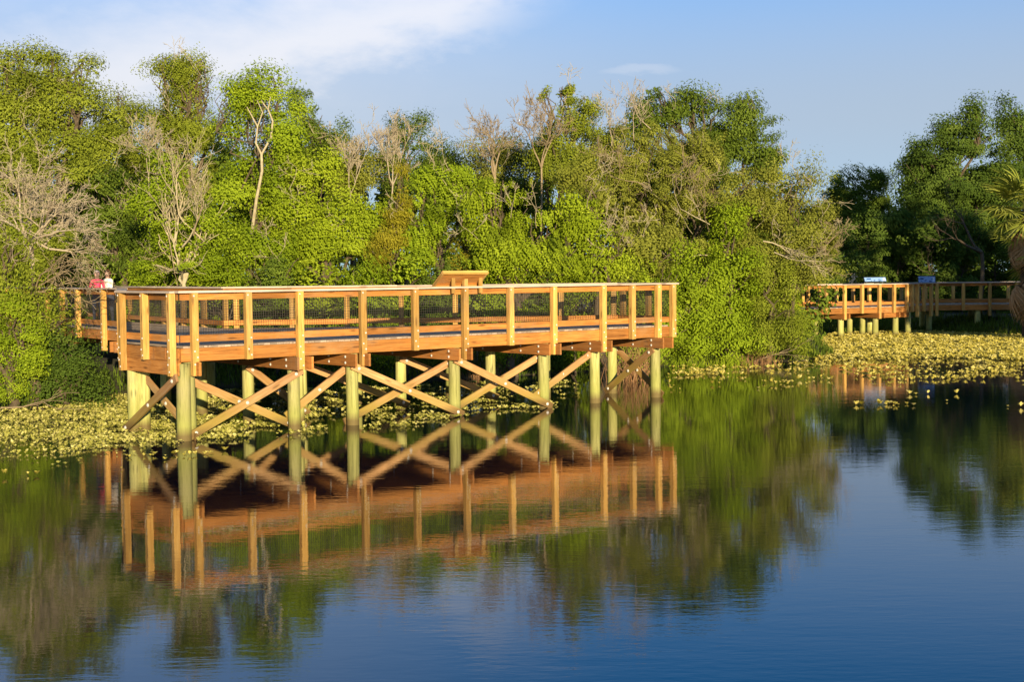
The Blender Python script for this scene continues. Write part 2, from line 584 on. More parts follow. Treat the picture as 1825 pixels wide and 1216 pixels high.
class Walk:
    """railing, edge beams and bents share one deck height"""

    def __init__(self, root, deck, rail_h=1.10, wires=True, bolts=True, rng=1):
        self.root, self.deck, self.rail = root, deck, deck + rail_h
        self.wires, self.bolts = wires, bolts
        self.rnd = random.Random(rng)

    def edge(self, p, q, stations, longs=(), out=None, cap_split=(), post=True, post_w=0.14, bolt_side=None, cap_ext=(0.05, 0.05), fascia=True, fascia_h=0.265, wires=None):
        """a railed deck edge from p to q; stations are the metres along it where posts stand"""
        root, D, T = self.root, self.deck, self.rail
        p, q = Vector(p), Vector(q)
        d = (q - p)
        L = d.length
        d.normalize()
        n = Vector((d.y, -d.x)) if out is None else Vector(out)
        cap_th = 0.042
        posts = []
        fz = D - 0.042 - fascia_h / 2
        if fascia:
            cuts = [0.0] + [c for c in cap_split if 0.3 < c < L - 0.3] + [L]
            for a, b_ in zip(cuts, cuts[1:]):
                board('fascia_board', v3(p + d * (a + 0.003) + n * 0.025, fz), v3(p + d * (b_ - 0.003) + n * 0.025, fz), 0.05, fascia_h, M_RAIL, root)
        if post:
            for i, s in enumerate(stations):
                lo = D - 0.042 - fascia_h - 0.004
                if i in longs:
                    lo -= 0.275
                c = p + d * s + n * (0.05 + post_w / 2 + 0.002)
                j = self.rnd.uniform(-0.004, 0.004)
                o = board('post', v3(c, lo + j), v3(c, T - cap_th - 0.002), post_w, post_w, M_POST, root, up=(n.x, n.y, 0))
                posts.append(o)
                if self.bolts:
                    f = n if bolt_side is None else Vector(bolt_side)
                    fc = v3(c + f * (post_w / 2), 0)
                    tt = Vector((-f.y, f.x))
                    zs = [D - 0.10, D - 0.22, T - 0.10, D + 0.13]
                    if i in longs:
                        zs += [D - 0.36, D - 0.50]
                    for kk, z in enumerate(zs):
                        off = tt * (0.03 if kk % 2 else -0.03)
                        bolt(o, fc + Vector((off.x, off.y, z)), (f.x, f.y, 0), 0.8)
        # rails run behind the posts, bay by bay
        ss = [0.0] + [s for s in stations if 0.1 < s < L - 0.1] + [L]
        for a, b_ in zip(ss, ss[1:]):
            if b_ - a < 0.12:
                continue
            pa, pb = p + d * (a + 0.002) + n * 0.03, p + d * (b_ - 0.002) + n * 0.03
            board('top_rail', v3(pa, T - cap_th - 0.0725), v3(pb, T - cap_th - 0.0725), 0.04, 0.14, M_RAIL, root)
            board('bottom_rail', v3(pa, D + 0.15), v3(pb, D + 0.15), 0.04, 0.14, M_RAIL, root)
            if self.wires if wires is None else wires:
                H = (T - cap_th - 0.12) - (D + 0.2)
                me = wire_mesh_panel(b_ - a - 0.02, H)
                M = Matrix((Vector((d.x, d.y, 0)), Vector((-d.y, d.x, 0)), Vector((0, 0, 1)))).transposed().to_4x4()
                mid = (p + d * (a + b_) / 2) + n * 0.005
                M.translation = v3(mid, D + 0.2 + H / 2)
                link_mesh('wire_panel', me, None, root, M)
        cuts = [-cap_ext[0]] + [c for c in cap_split if 0.3 < c < L - 0.3] + [L + cap_ext[1]]
        for a, b_ in zip(cuts, cuts[1:]):
            dz = self.rnd.uniform(-0.003, 0.003)
            board('rail_cap', v3(p + d * (a + 0.002) + n * 0.085, T - cap_th / 2 + dz), v3(p + d * (b_ - 0.002) + n * 0.085, T - cap_th / 2 + dz), 0.24, cap_th, M_CAP, root)
        return posts

    def planks(self, poly, direction, width=0.142, gap=0.007, over=0.03):
        """deck planks lying along direction, clipped to the convex polygon"""
        P = [Vector(v) for v in poly]
        u = Vector(direction).normalized()
        w = Vector((-u.y, u.x))
        ws = [v.dot(w) for v in P]
        s = min(ws) + 0.01
        D = self.deck
        cnt = 0
        while s + width < max(ws):
            spans = []
            for ww in (s, s + width):
                xs = []
                for i in range(len(P)):
                    A_, B_ = P[i], P[(i + 1) % len(P)]
                    fa, fb = A_.dot(w) - ww, B_.dot(w) - ww
                    if fa * fb < 0:
                        k_ = fa / (fa - fb)
                        xs.append((A_ + (B_ - A_) * k_).dot(u))
                spans.append((min(xs), max(xs)) if len(xs) >= 2 else None)
            if spans[0] and spans[1]:
                jz = self.rnd.uniform(-0.002, 0.002)
                th = 0.038
                pts = []
                for zz in (D - th + jz, D + jz):
                    for ww, sp_ in ((s, spans[0]), (s + width, spans[1])):
                        for e_ in sp_:
                            e2 = e_ + (over if e_ == sp_[1] else -over)
                            pts.append(u * e2 + w * ww)
                            pts[-1] = Vector((pts[-1].x, pts[-1].y, zz))
                f = [(0, 1, 3, 2), (4, 6, 7, 5), (0, 4, 5, 1), (2, 3, 7, 6), (0, 2, 6, 4), (1, 5, 7, 3)]
                c = sum(pts, Vector()) / 8
                M = Matrix((Vector((u.x, u.y, 0)), Vector((w.x, w.y, 0)), Vector((0, 0, 1)))).transposed().to_4x4()
                M.translation = c
                Mi = M.inverted()
                me = bpy.data.meshes.new('deck_plank')
                me.from_pydata([Mi @ v for v in pts], [], f)
                link_mesh('deck_plank', me, M_DECK, self.root, M)
                cnt += 1
            s += width + gap
        return cnt

    def cap_beam(self, p, q, top, h=0.28, off=0.17):
        """a pair of boards bolted either side of the pile heads"""
        p, q = Vector(p), Vector(q)
        d = (q - p).normalized()
        n = Vector((d.y, -d.x))
        out = []
        for s in (-1, 1):
            o = board('pile_cap', v3(p + n * s * off, top - h / 2), v3(q + n * s * off, top - h / 2), 0.05, h, M_BEAM, self.root)
            out.append(o)
        return out


# ------------------------------------------------------------------ near viewing platform
DECK = 1.88
A = Vector((-6.70, 26.50))
Bp = Vector((4.15, 35.20))
C_ = Vector((2.90, 36.80))
D_ = Vector((-7.60, 35.50))
F_ = Vector((-10.05, 35.10))
A2 = Vector((-8.33, 28.50))
dF = (Bp - A).normalized()
nF = Vector((dF.y, -dF.x))          # outward, towards the pond
LF = (Bp - A).length


def front_s(px):
    """metres along the front edge of the platform where a post at this photo column stands"""
    r = CR @ Vector(((px - 912.5) / FPX, (608.0 - 560) / FPX, -1.0))
    u = r.x / r.y
    return (u * A.y - A.x) / (dF.x - u * dF.y)


A_ = A + dF * 0.16
A2n = A2 + dF * 0.16
plat = empty('viewing_platform', (A.x, A.y, 0))
tag(plat, 'long wooden viewing platform on piles with wire mesh railing, nearest the camera', 'boardwalk')
wk = Walk(plat, DECK)
posts_px = [341, 437, 529, 641, 734, 823, 904, 981, 1069, 1121, 1167, 1193]
st = [front_s(p) for p in posts_px]
long_i = (0, 2, 3, 5, 7, 8, 10)
wk.edge(A_, Bp, [s - 0.16 for s in st], long_i, cap_split=(st[1] - 0.14, st[4] - 0.16, st[8] - 0.16), cap_ext=(0.1, 0.12))
# left end, facing the camera
endd = (A2 - A).normalized()
nE = Vector((-endd.y, endd.x))
LE = (A2 - A).length
wk.edge(A_, A2n, [0.10, 1.35, LE - 0.10], (0, 2), out=nE, bolt_side=nE, cap_ext=(0.02, 0.08))
# return to the approach walk, right end and back
d2 = (F_ - A2n).normalized()
L2 = (F_ - A2n).length
wk.edge(A2n, F_, [1.5, 2.95, 4.4, 5.85, L2 - 0.1], (1, 3, 4), out=Vector((-d2.y, d2.x)), cap_split=(3.0,))
d3 = (C_ - Bp).normalized()
wk.edge(Bp, C_, [0.95, (C_ - Bp).length - 0.08], (1,))
L4 = (D_ - C_).length
wk.edge(C_, D_, [0.1 + 1.45 * i for i in range(8)], (0, 2, 4, 6), cap_split=(3.1, 6.0, 8.9))
# the approach walk leading back into the trees
wd_ = Vector((-0.57, 0.82)).normalized()
G_ = F_ + wd_ * 11.5
E_ = D_ + wd_ * 11.5
wk.edge(F_, G_, [1.45, 3.7, 5.2, 6.7, 8.2, 9.7, 11.2], (0, 3, 5), out=Vector((-wd_.y, wd_.x)), cap_split=(3.1, 6.2, 9.3))
wk.edge(D_, E_, [0.15 + 1.5 * i for i in range(8)], (0, 3, 6), cap_split=(3.1, 6.2, 9.3))
wk.planks([A_, Bp, C_, D_, F_, A2n], -nF)
wk.planks([F_, D_, E_, G_], Vector((-wd_.y, wd_.x)))
# stringers under the deck
cB = -nF
for w_ in (0.55, 1.1, 1.7):
    z_ = DECK - 0.042 - 0.12
    s0 = 0.1
    s1 = LF - 0.1 - w_ * 0.1
    board('stringer', v3(A + dF * s0 + cB * w_, z_), v3(A + dF * s1 + cB * w_, z_), 0.05, 0.235, M_BEAM, plat)
for w_, s1 in ((2.6, 10.6), (3.6, 8.6), (4.7, 6.6), (5.8, 4.8)):
    board('stringer', v3(A + dF * (0.4 + max(0, w_ - 2.69) * 0.376) + cB * w_, DECK - 0.162), v3(A + dF * s1 + cB * w_, DECK - 0.162), 0.05, 0.235, M_BEAM, plat)
CAPT = DECK - 0.042 - 0.265 - 0.003
# bents: station along the front, offsets of the piles back from the front edge
bents = [(st[0] - 0.02, (0.16, 2.3)), (st[2] - 0.02, (0.16, 2.2, 4.5, 6.5)), (st[3] - 0.16, (0.10, 2.3, 4.8)),
         (st[5] - 0.16, (0.10, 2.3, 4.3)), (st[7] - 0.16, (0.10, 2.2, 3.9)), (st[8] - 0.10, (0.10, 2.0)), (st[10] + 0.12, (0.12, 1.75))]
pile_pos = []
sd = 1
CAPH = 0.275
for bi, (s, offs) in enumerate(bents):
    row = []
    for w_ in offs:
        p_ = A + dF * s + cB * w_
        pile(plat, p_.x, p_.y, CAPT - 0.004, 0.135 if w_ < 1 else 0.13, sd)
        sd += 1
        row.append(p_)
    pile_pos.append(row)
    if bi == 0:
        continue
    p0_ = A + dF * s - cB * 0.36
    p1_ = A + dF * s + cB * (offs[-1] + 0.35)
    for o in wk.cap_beam(p0_, p1_, CAPT, CAPH):
        W = o_world[o.name]
        side = -dF if (W.translation.xy - (p0_ + p1_) / 2).dot(-dF) > 0 else dF
        for w_ in (offs[0] - 0.06, offs[0] + 0.62, offs[1] + 0.05):
            for dz in (-0.07, -0.20):
                c = A + dF * s + cB * w_ + side * 0.195
                bolt(o, v3(c, CAPT + dz), (side.x, side.y, 0), 1.15)
# end bent: one row of piles under the left end
pE = [A + endd * 0.02 + dF * 0.24, A + endd * 2.42 + dF * 0.24]
for p_ in pE:
    pile(plat, p_.x, p_.y, CAPT - 0.03, 0.145, sd)
    sd += 1
board('pile_cap', v3(A_ - endd * 0.05 + nE * 0.03, CAPT - CAPH / 2), v3(A2n + endd * 0.12 + nE * 0.03, CAPT - CAPH / 2), 0.06, CAPH, M_RAIL, plat)
board('pile_cap', v3(A - endd * 0.3 + dF * 0.44, CAPT - CAPH / 2), v3(A2 + endd * 0.12 + dF * 0.44, CAPT - CAPH / 2), 0.06, CAPH, M_RAIL, plat)
# extra pile beside the second bent, and piles of the approach walk
pile(plat, -4.73, 29.55, CAPT - 0.004, 0.13, 91)
for (fx, fy) in ((0.3, 0.5), (0.3, 2.4), (6.0, 0.4), (6.0, 2.5), (10.0, 0.4), (10.0, 2.5)):
    p_ = F_ + wd_ * fx + Vector((wd_.y, -wd_.x)) * fy
    pile(plat, p_.x, p_.y, CAPT - 0.004, 0.14, sd)
    sd += 1
for fx, ov in ((0.3, 0.3), (6.0, 0.06), (10.0, 0.06)):
    c0 = F_ + wd_ * fx - Vector((wd_.y, -wd_.x)) * ov
    c1 = F_ + wd_ * fx + Vector((wd_.y, -wd_.x)) * 3.3
    wk.cap_beam(c0, c1, CAPT, CAPH)


def brace(p, zp, q, zq, side, off, w=0.165):
    """diagonal board bolted to the face of two piles"""
    side = Vector(side)
    a_, b_ = v3(p + side * off, zp), v3(q + side * off, zq)
    o = board('brace', a_, b_, 0.05, w, M_BRACE, plat, up=(0, 0, 1), l_extra=0.24)
    for f_ in (0.02, 0.5, 0.98):
        c = a_ + (b_ - a_) * f_ + Vector((side.x, side.y, 0)) * 0.026
        bolt(o, c, (side.x, side.y, 0), 1.5)
    return o


fp = [r[0] for r in pile_pos]
nf = nF
brace(fp[0], 0.12, fp[1], 1.22, nf, 0.185)
brace(fp[0], 1.22, fp[1], 0.12, nf, -0.175)
brace(fp[1], 0.35, fp[2], 1.25, nf, -0.17)
brace(fp[2], 1.26, fp[3], 0.08, nf, 0.185)
brace(fp[2], 0.10, fp[3], 1.22, nf, -0.175)
brace(fp[3], 1.26, fp[4], 0.08, nf, 0.185)
brace(fp[3], 0.10, fp[4], 1.22, nf, -0.175)
brace(fp[4], 0.35, fp[5], 1.22, -dF, 0.18)
brace(pE[0], 1.22, pE[1], 0.06, nE, 0.20)
brace(pE[0], 0.1, pE[1], 1.2, nE, -0.19)
for r, sg in ((pile_pos[6], 1),):
    brace(r[0], 1.2 if sg > 0 else 0.12, r[1], 0.12 if sg > 0 else 1.2, -dF, 0.17)
    brace(r[0], 0.12 if sg > 0 else 1.2, r[1], 1.2 if sg > 0 else 0.12, -dF, -0.17)
for i in range(1, 4):
    brace(pile_pos[i][1], 1.2, pile_pos[i + 1][1], 0.15, nf, 0.165)

# the reading panel fixed on the railing, seen from behind
sc0 = A + dF * st[5] + nF * 0.12
lec = empty('reading_panel', (sc0.x, sc0.y, DECK + 1.1))
tag(lec, 'slanted wooden reading panel seen from behind, fixed on the near platform railing', 'sign')
RT = DECK + 1.10


def lp(s, o_, z):
    p_ = sc0 + dF * s + nF * o_
    return Vector((p_.x, p_.y, RT + z))


tilt = Vector((nF.x * 0.78, nF.y * 0.78, 0.62)).normalized()
bt = lp(-0.13, -0.16, 0.02)
for i in range(4):
    o_ = bt + tilt * (0.055 + 0.11 * i)
    board('back_board', o_ - v3(dF, 0) * 0.6, o_ + v3(dF, 0) * 0.6, 0.022, 0.105, M_RAIL, lec, up=tilt)
top_c = bt + tilt * 0.47
board('frame_rail', top_c - v3(dF, 0) * 0.64, top_c + v3(dF, 0) * 0.64, 0.075, 0.06, M_POST, lec, up=tilt)
board('frame_rail', bt - v3(dF, 0) * 0.64, bt + v3(dF, 0) * 0.64, 0.075, 0.05, M_POST, lec, up=tilt)
for s in (-1, 1):
    e_ = v3(dF, 0) * 0.622 * s
    board('frame_stile', bt + tilt * 0.03 + e_, top_c - tilt * 0.032 + e_, 0.04, 0.07, M_POST, lec, up=tilt.cross(v3(dF, 0)))
for s in (-0.36, 0.42):
    board('bracket', lp(s, 0.05, -0.16), lp(s, 0.05, 0.20), 0.09, 0.05, M_POST, lec, up=(nF.x, nF.y, 0))
board('centre_post', lp(0.0, 0.02, 0.004), lp(0.0, 0.02, 0.17), 0.10, 0.10, M_POST, lec, up=(nF.x, nF.y, 0))

# ------------------------------------------------------------------ far boardwalk
FD = 1.49
H0 = Vector((12.2, 62.0))
H1 = Vector((19.35, 66.0))
far = empty('far_boardwalk', (H0.x, H0.y, 0))
tag(far, 'lower boardwalk in the distance, half sunlit, crossing behind yellow water plants', 'boardwalk')
fw = Walk(far, FD, wires=False, bolts=False, rng=5)
dH = (H1 - H0).normalized()
nH = Vector((dH.y, -dH.x))


def far_s(px):
    r = CR @ Vector(((px - 912.5) / FPX, (608.0 - 530) / FPX, -1.0))
    u = r.x / r.y
    return (u * H0.y - H0.x) / (dH.x - u * dH.y)


fst = [far_s(p) for p in (1405, 1437, 1469, 1502, 1533, 1564, 1590, 1613)]
fw.edge(H0, H1, fst, (1, 3, 5), cap_split=(fst[4],), post_w=0.15)
bH = -nH
K1 = H1 + bH * 2.3
K0 = H0 + bH * 2.3
K2 = K1 + Vector((0.9, 0.45))
J1 = Vector((21.5, 67.3))
fw.edge(K1, K0, [0.1 + 1.1 * i for i in range(8)], (1, 3, 5), post_w=0.15)
# the shaded stretch that goes on to the right
S0 = H1 + Vector((0.12, 0.25))
S1 = Vector((21.3, 68.2))
S2 = Vector((27.5, 67.6))
fw.edge(S0, S1, [0.25, 0.8, 1.5, 2.3], (1, 3), post_w=0.15)
fw.edge(S1, S2, [0.2, 1.5, 2.8, 4.1, 5.4], (0, 2, 4), post_w=0.15)
T1 = S1 + Vector((0.2, 2.4))
fw.edge(Vector((27.5, 70.0)), T1, [0.2, 1.6, 3.0, 4.4, 5.8], (0, 2, 4), post_w=0.15)
fw.edge(T1, K1 + Vector((0.3, 0.2)), [0.3, 1.6, 2.6], (1,), post_w=0.15)
fw.planks([H0, H1, K1, K0], bH)
fw.planks([S0, S1, T1, K1 + Vector((0.3, 0.2))], bH)
fw.planks([S1, S2, Vector((27.5, 70.0)), T1], Vector((0, 1)))
FCT = FD - 0.042 - 0.265 - 0.003
for px in (1405, 1437, 1502, 1564, 1600):
    s = far_s(px)
    for w_ in ((0.15, 1.9) if px != 1564 else (0.15, 1.0, 1.9)):
        p_ = H0 + dH * s + bH * w_
        pile(far, p_.x, p_.y, FCT - 0.004, 0.15, sd)
        sd += 1
    fw.cap_beam(H0 + dH * s - bH * 0.3, H0 + dH * s + bH * 2.4, FCT, 0.24)
board('pile_cap', v3(H0 + dH * (far_s(1572)) + nH * 0.04, FCT - 0.12), v3(H1 + dH * 0.1 + nH * 0.04, FCT - 0.12), 0.06, 0.235, M_RAIL, far)
for (x_, y_) in ((19.6, 66.6), (21.2, 68.4), (23.6, 68.2), (26.2, 68.0), (19.6, 68.8), (21.4, 70.2), (23.8, 69.8)):
    pile(far, x_, y_, FCT - 0.004, 0.15, sd)
    sd += 1


def print_mat(name, base, ink):
    m, t, b = new_mat(name)
    co = N(t, 'ShaderNodeTexCoord')
    mp = N(t, 'ShaderNodeMapping')
    mp.inputs['Scale'].default_value = (3.0, 1.0, 9.0)
    t.links.new(co.outputs['Object'], mp.inputs[0])
    nn = N(t, 'ShaderNodeTexNoise', inp={'Scale': 2.2, 'Detail': 3.0})
    t.links.new(mp.outputs[0], nn.inputs['Vector'])
    t.links.new(ramp_n(t, nn.outputs[0], [(0.0, base), (0.56, base), (0.64, ink)]), b.inputs['Base Color'])
    b.inputs['Roughness'].default_value = 0.25
    return m


M_PRINT = print_mat('printed panel with sky tint', (0.22, 0.36, 0.62), (0.05, 0.11, 0.28))  # reflected sky and shade are put into the blue base colour
M_BLUE = flat_mat('blue print', (0.035, 0.09, 0.26), 0.3)
M_PALE = flat_mat('pale print', (0.42, 0.52, 0.68), 0.3)
M_SIGNF = flat_mat('dark sign frame', (0.02, 0.03, 0.05), 0.5)


def info_sign(label, px, py, Y, w, h, tilt_deg, yaw, leg_z):
    c = at(px, py, Y)
    root = empty('information_sign', (c.x, c.y, leg_z))
    tag(root, label, 'sign')
    Mx = Matrix.Translation(c) @ Matrix.Rotation(R(yaw), 4, 'Z') @ Matrix.Rotation(R(-tilt_deg), 4, 'X')

    def pl(name, x, z, ww, hh, y, th, mat, parent):
        me = box_mesh(ww, th, hh)
        return link_mesh(name, me, mat, parent, Mx @ Matrix.Translation((x, y, z)))
    fr = pl('frame', 0, 0, w + 0.05, h + 0.05, 0.03, 0.03, M_SIGNF, root)
    fc = pl('panel', 0, 0, w, h, 0.006, 0.012, M_PRINT, root)
    pl('picture', -w * 0.30, h * 0.12, w * 0.20, h * 0.34, -0.004, 0.004, M_BLUE, fc)
    pl('picture', w * 0.41, 0.0, w * 0.13, h * 0.8, -0.004, 0.004, M_PALE, fc)
    pl('picture', w * 0.20, -h * 0.33, w * 0.14, h * 0.22, -0.004, 0.004, M_BLUE, fc)
    for s in (-0.38, 0.38):
        p_ = Mx @ Vector((w * s, 0.06, 0))
        board('leg', (p_.x, p_.y, leg_z), (p_.x, p_.y, p_.z), 0.05, 0.05, M_SIGNF, root, up=(0, 1, 0))
    return root


info_sign('long low information panel, sky-tinted pale blue, standing on the sunlit far boardwalk railing', 1560, 498, 65.3, 1.38, 0.20, 20, 29, FD + 1.1)
info_sign('smaller blue and white information sign on the shaded far boardwalk', 1652, 498, 68.5, 0.84, 0.31, 12, 0, FD)

# ------------------------------------------------------------------ vegetation kit
def leaves_mesh(pos, nrm, length, width, rng, tint, along=None):
    """kite-shaped leaves, one quad each"""
    n = len(pos)
    nrm = nrm / (np.linalg.norm(nrm, axis=1, keepdims=True) + 1e-9)
    if along is None:
        along = rng.normal(size=(n, 3))
    t1 = along - nrm * np.sum(along * nrm, axis=1, keepdims=True)
    t1 /= (np.linalg.norm(t1, axis=1, keepdims=True) + 1e-9)
    t2 = np.cross(nrm, t1)
    L = (length * rng.uniform(0.65, 1.3, n))[:, None]
    W = (width * rng.uniform(0.7, 1.25, n))[:, None]
    V = np.empty((n, 4, 3), np.float32)
    V[:, 0] = pos - t1 * L * 0.5
    V[:, 1] = pos + t2 * W * 0.5 + nrm * W * 0.12
    V[:, 2] = pos + t1 * L * 0.5 - nrm * L * 0.08
    V[:, 3] = pos - t2 * W * 0.5 + nrm * W * 0.12
    F = np.arange(n * 4, dtype=np.int32).reshape(n, 4)
    return V.reshape(-1, 3), F, np.repeat(tint, 4)


DENS = 0.93
LEAF = 0.80


def crown_arrays(blobs, dens, leaf, seed, clump=0.36, loose=0.0, droop=0.0, upright=0.0, narrow=0.5, hollow=-0.14):
    """blobs: list of (centre, radii, weight); leaves gather in clumps over and inside each blob"""
    rng = np.random.default_rng(seed)
    P, Nn, T, AL = [], [], [], []
    for c, r, w in blobs:
        c = np.array(c)
        r = np.array(r)
        rm = float(np.cbrt(r[0] * r[1] * r[2]))
        area = 4 * math.pi * rm * rm
        n = int(area * dens * w * DENS)
        nc = max(6, int(area / (clump * clump) * 0.34))
        dr = rng.normal(size=(nc, 3))
        dr /= np.linalg.norm(dr, axis=1, keepdims=True)
        rad = 0.5 + 0.52 * np.sqrt(rng.random(nc))
        lump = 1 + 0.22 * np.sin(dr[:, 0] * 5 + seed) * np.cos(dr[:, 2] * 4 + seed * 1.3) + 0.14 * rng.normal(size=nc)
        cc = c + dr * r * (rad * lump)[:, None]
        csz = clump * rng.uniform(0.55, 1.35, nc)
        # hollows: clumps are missing where the crown opens
        hol = np.array([mnoise.noise(Vector((q[0] * 0.75 + seed, q[1] * 0.75, q[2] * 0.75))) for q in cc])
        csz = np.where(hol < hollow, csz * 0.28, csz)
        axs = dr * 0.8 + rng.normal(size=(nc, 3)) * 0.6 + np.array([0, 0, 0.45 - 1.2 * droop])
        axs /= np.linalg.norm(axs, axis=1, keepdims=True)
        ctint = 0.5 + 0.16 * rng.normal(size=nc)
        cw = csz ** 2
        k = rng.choice(nc, n, p=cw / cw.sum())
        g = rng.normal(size=(n, 3))
        g /= np.linalg.norm(g, axis=1, keepdims=True)
        rr = rng.random(n) ** 0.38
        off = g * rr[:, None] * csz[k][:, None] * np.array([0.95, 0.95, 0.7])
        off += axs[k] * (np.clip(rng.normal(size=n), -1.5, 1.5) * csz[k] * 0.5)[:, None]
        if loose:
            off *= (1 + loose * rng.random(n) ** 3)[:, None]
        p = cc[k] + off
        p[:, 2] -= droop * (np.linalg.norm(off[:, :2], axis=1)) * rng.random(n)
        nr = g * 0.8 + dr[k] * 0.5 + np.array([0.08, -0.32, 0.25]) + rng.normal(size=(n, 3)) * 0.34
        al = rng.normal(size=(n, 3)) + np.array([0, 0, upright * 2.0 - droop * 2.5])
        P.append(p)
        Nn.append(nr)
        AL.append(al)
        T.append(np.clip(ctint[k] + 0.09 * rng.normal(size=n), 0, 1))
    P, Nn, T, AL = map(np.concatenate, (P, Nn, T, AL))
    return leaves_mesh(P, Nn, leaf * LEAF, leaf * LEAF * narrow, rng, T, AL)


def tube_arrays(paths, sides=5):
    """paths: list of (points, radii) -> vertices and quads"""
    V, F = [], []
    base = 0
    for pts, rad in paths:
        pts = np.asarray(pts, float)
        rad = np.asarray(rad, float)
        n = len(pts)
        tang = np.gradient(pts, axis=0)
        tang /= (np.linalg.norm(tang, axis=1, keepdims=True) + 1e-9)
        ref = np.array([0.31, 0.87, 0.38])
        a = np.cross(tang, ref)
        a /= (np.linalg.norm(a, axis=1, keepdims=True) + 1e-9)
        b_ = np.cross(tang, a)
        ang = np.arange(sides) * 2 * math.pi / sides
        ring = (a[:, None, :] * np.cos(ang)[None, :, None] + b_[:, None, :] * np.sin(ang)[None, :, None]) * rad[:, None, None] + pts[:, None, :]
        V.append(ring.reshape(-1, 3))
        i, j = np.meshgrid(np.arange(n - 1), np.arange(sides), indexing='ij')
        i, j = i.ravel(), j.ravel()
        F.append(np.stack([base + i * sides + j, base + i * sides + (j + 1) % sides,
                           base + (i + 1) * sides + (j + 1) % sides, base + (i + 1) * sides + j], 1))
        base += n * sides
    return np.concatenate(V), np.concatenate(F)


def wiggle_path(p, q, r0, r1, rnd, n=7, amp=0.08, sag=0.0):
    p, q = np.array(p, float), np.array(q, float)
    L = np.linalg.norm(q - p)
    t = np.linspace(0, 1, n)[:, None]
    pts = p + (q - p) * t
    w = rnd.normal(size=(n, 3)) * amp * L * 0.35 * np.sin(t * math.pi)
    pts = pts + w
    pts[:, 2] += sag * L * np.sin(t[:, 0] * math.pi)
    return pts, np.linspace(r0, r1, n)


def grow(rng, p, d, L, r, lvl, out, spread=0.75, trop=0.12, kids=4, shrink=0.62, rmin=0.006, tips=None):
    n = 5
    pts = [np.array(p, float)]
    dd = np.array(d, float)
    dd /= np.linalg.norm(dd)
    for i in range(n - 1):
        dd = dd + rng.normal(size=3) * 0.17 + np.array([0, 0, trop])
        dd /= np.linalg.norm(dd)
        pts.append(pts[-1] + dd * L / (n - 1))
    r1 = max(rmin, r * 0.5)
    out.append((np.array(pts), np.linspace(r, r1, n)))
    if lvl <= 0:
        if tips is not None:
            tips.append(pts[-1])
        return
    for k in range(kids):
        f = rng.uniform(0.3, 1.0) if k else 1.0
        i = min(n - 2, int(f * (n - 1)))
        fr = f * (n - 1) - i
        pp = pts[i] * (1 - fr) + pts[i + 1] * fr
        nd = dd + rng.normal(size=3) * spread
        grow(rng, pp, nd, L * shrink * rng.uniform(0.7, 1.25), max(rmin, r * (1 - 0.45 * f) * 0.62), lvl - 1, out, spread, trop, kids, shrink, rmin, tips)


def px_blobs(Y, bl, dy=0.0):
    """photo-sized lobes (x, y, half width, half height[, weight[, depth offset]]) set at distance Y"""
    out = []
    for b_ in bl:
        x, y, rx, ry = b_[:4]
        w = b_[4] if len(b_) > 4 else 1.0
        yo = b_[5] if len(b_) > 5 else 0.0
        YY = Y + yo
        k = YY / FPX
        c = at(x, y, YY)
        out.append((tuple(c), (rx * k, 0.85 * (rx + ry) / 2 * k, ry * k), w))
    return out


def tree(name, label, cat, Y, bl, mat, leaf, dens, seed, trunk_px=None, twigs=0, bark=B_DARK, tr=0.16, group=None, clump=0.5, limb=0.5, crown='crown', stem='trunk', show=None, **kw):
    blobs = px_blobs(Y, bl)
    rng = np.random.default_rng(seed + 500)
    tx = trunk_px if trunk_px is not None else np.mean([b_[0] for b_ in bl])
    bx = at(tx, 500, Y).x
    by = Y
    bz = ground_z(bx, by)
    bz = max(bz, -0.6)
    root = empty(name, (bx, by, bz))
    tag(root, label, cat, group)
    V, F, T = crown_arrays(blobs, dens, leaf, seed, clump=clump, **kw)
    o = np.array([bx, by, bz])
    cme = np_mesh(crown, V - o, F, tint=T)
    link_mesh(crown, cme, mat, root, Matrix.Translation(root.location))
    # the inner leaves: the same spray of leaves once more, turned a little
    link_mesh(crown, cme, None, root, Matrix.Translation(root.location + Vector((rng.choice((-0.1, 0.1)), 0.05, rng.uniform(-0.1, 0.02)))) @ Matrix.Rotation(R(rng.uniform(2, 3.2)), 4, 'Z') @ Matrix.Rotation(R(rng.choice((-1.2, 1.2))), 4, 'Y'))
    # trunk, then a limb to every lobe
    zs = sorted(b_[0][2] for b_ in blobs)
    cz = zs[len(zs) // 2]
    hub = np.array([np.mean([b_[0][0] for b_ in blobs]) * 0.6 + bx * 0.4, by, bz + (cz - bz) * 0.55])
    paths = [wiggle_path((bx, by, bz - 0.3), hub, tr, tr * 0.7, rng, 8, 0.12)]
    for c, r, w in blobs:
        pt, rd = wiggle_path(hub, c, tr * 0.55, tr * 0.16, rng, 7, 0.2)
        paths.append(pt_rd(pt, rd))
        for q in range(5):
            v = rng.normal(size=3)
            v /= np.linalg.norm(v)
            v[2] = abs(v[2]) * 0.7
            paths.append(wiggle_path(pt[4], np.array(c) + v * np.array(r) * 0.95, tr * 0.2, 0.012, rng, 6, 0.2))
    V, F = tube_arrays(paths, 6)
    link_mesh(stem, np_mesh(stem, V - o, F, True), bark, root, Matrix.Translation(root.location))
    for i in range(twigs):
        c, r, w = blobs[i % len(blobs)]
        v = rng.normal(size=3)
        v[1] = -abs(v[1]) - 0.6
        v[2] *= 0.4
        v /= np.linalg.norm(v)
        st_ = np.array(c) + v * np.array(r) * 0.75
        bare_part(root, 'bare_branch', st_, (rng.normal() * 0.7, -0.35, 0.7), 0.75, 0.011, 3, seed * 7 + i, B_PALE, kids=3, spread=0.6, trop=0.05)
    return root


def pt_rd(p, r):
    return (p, r)


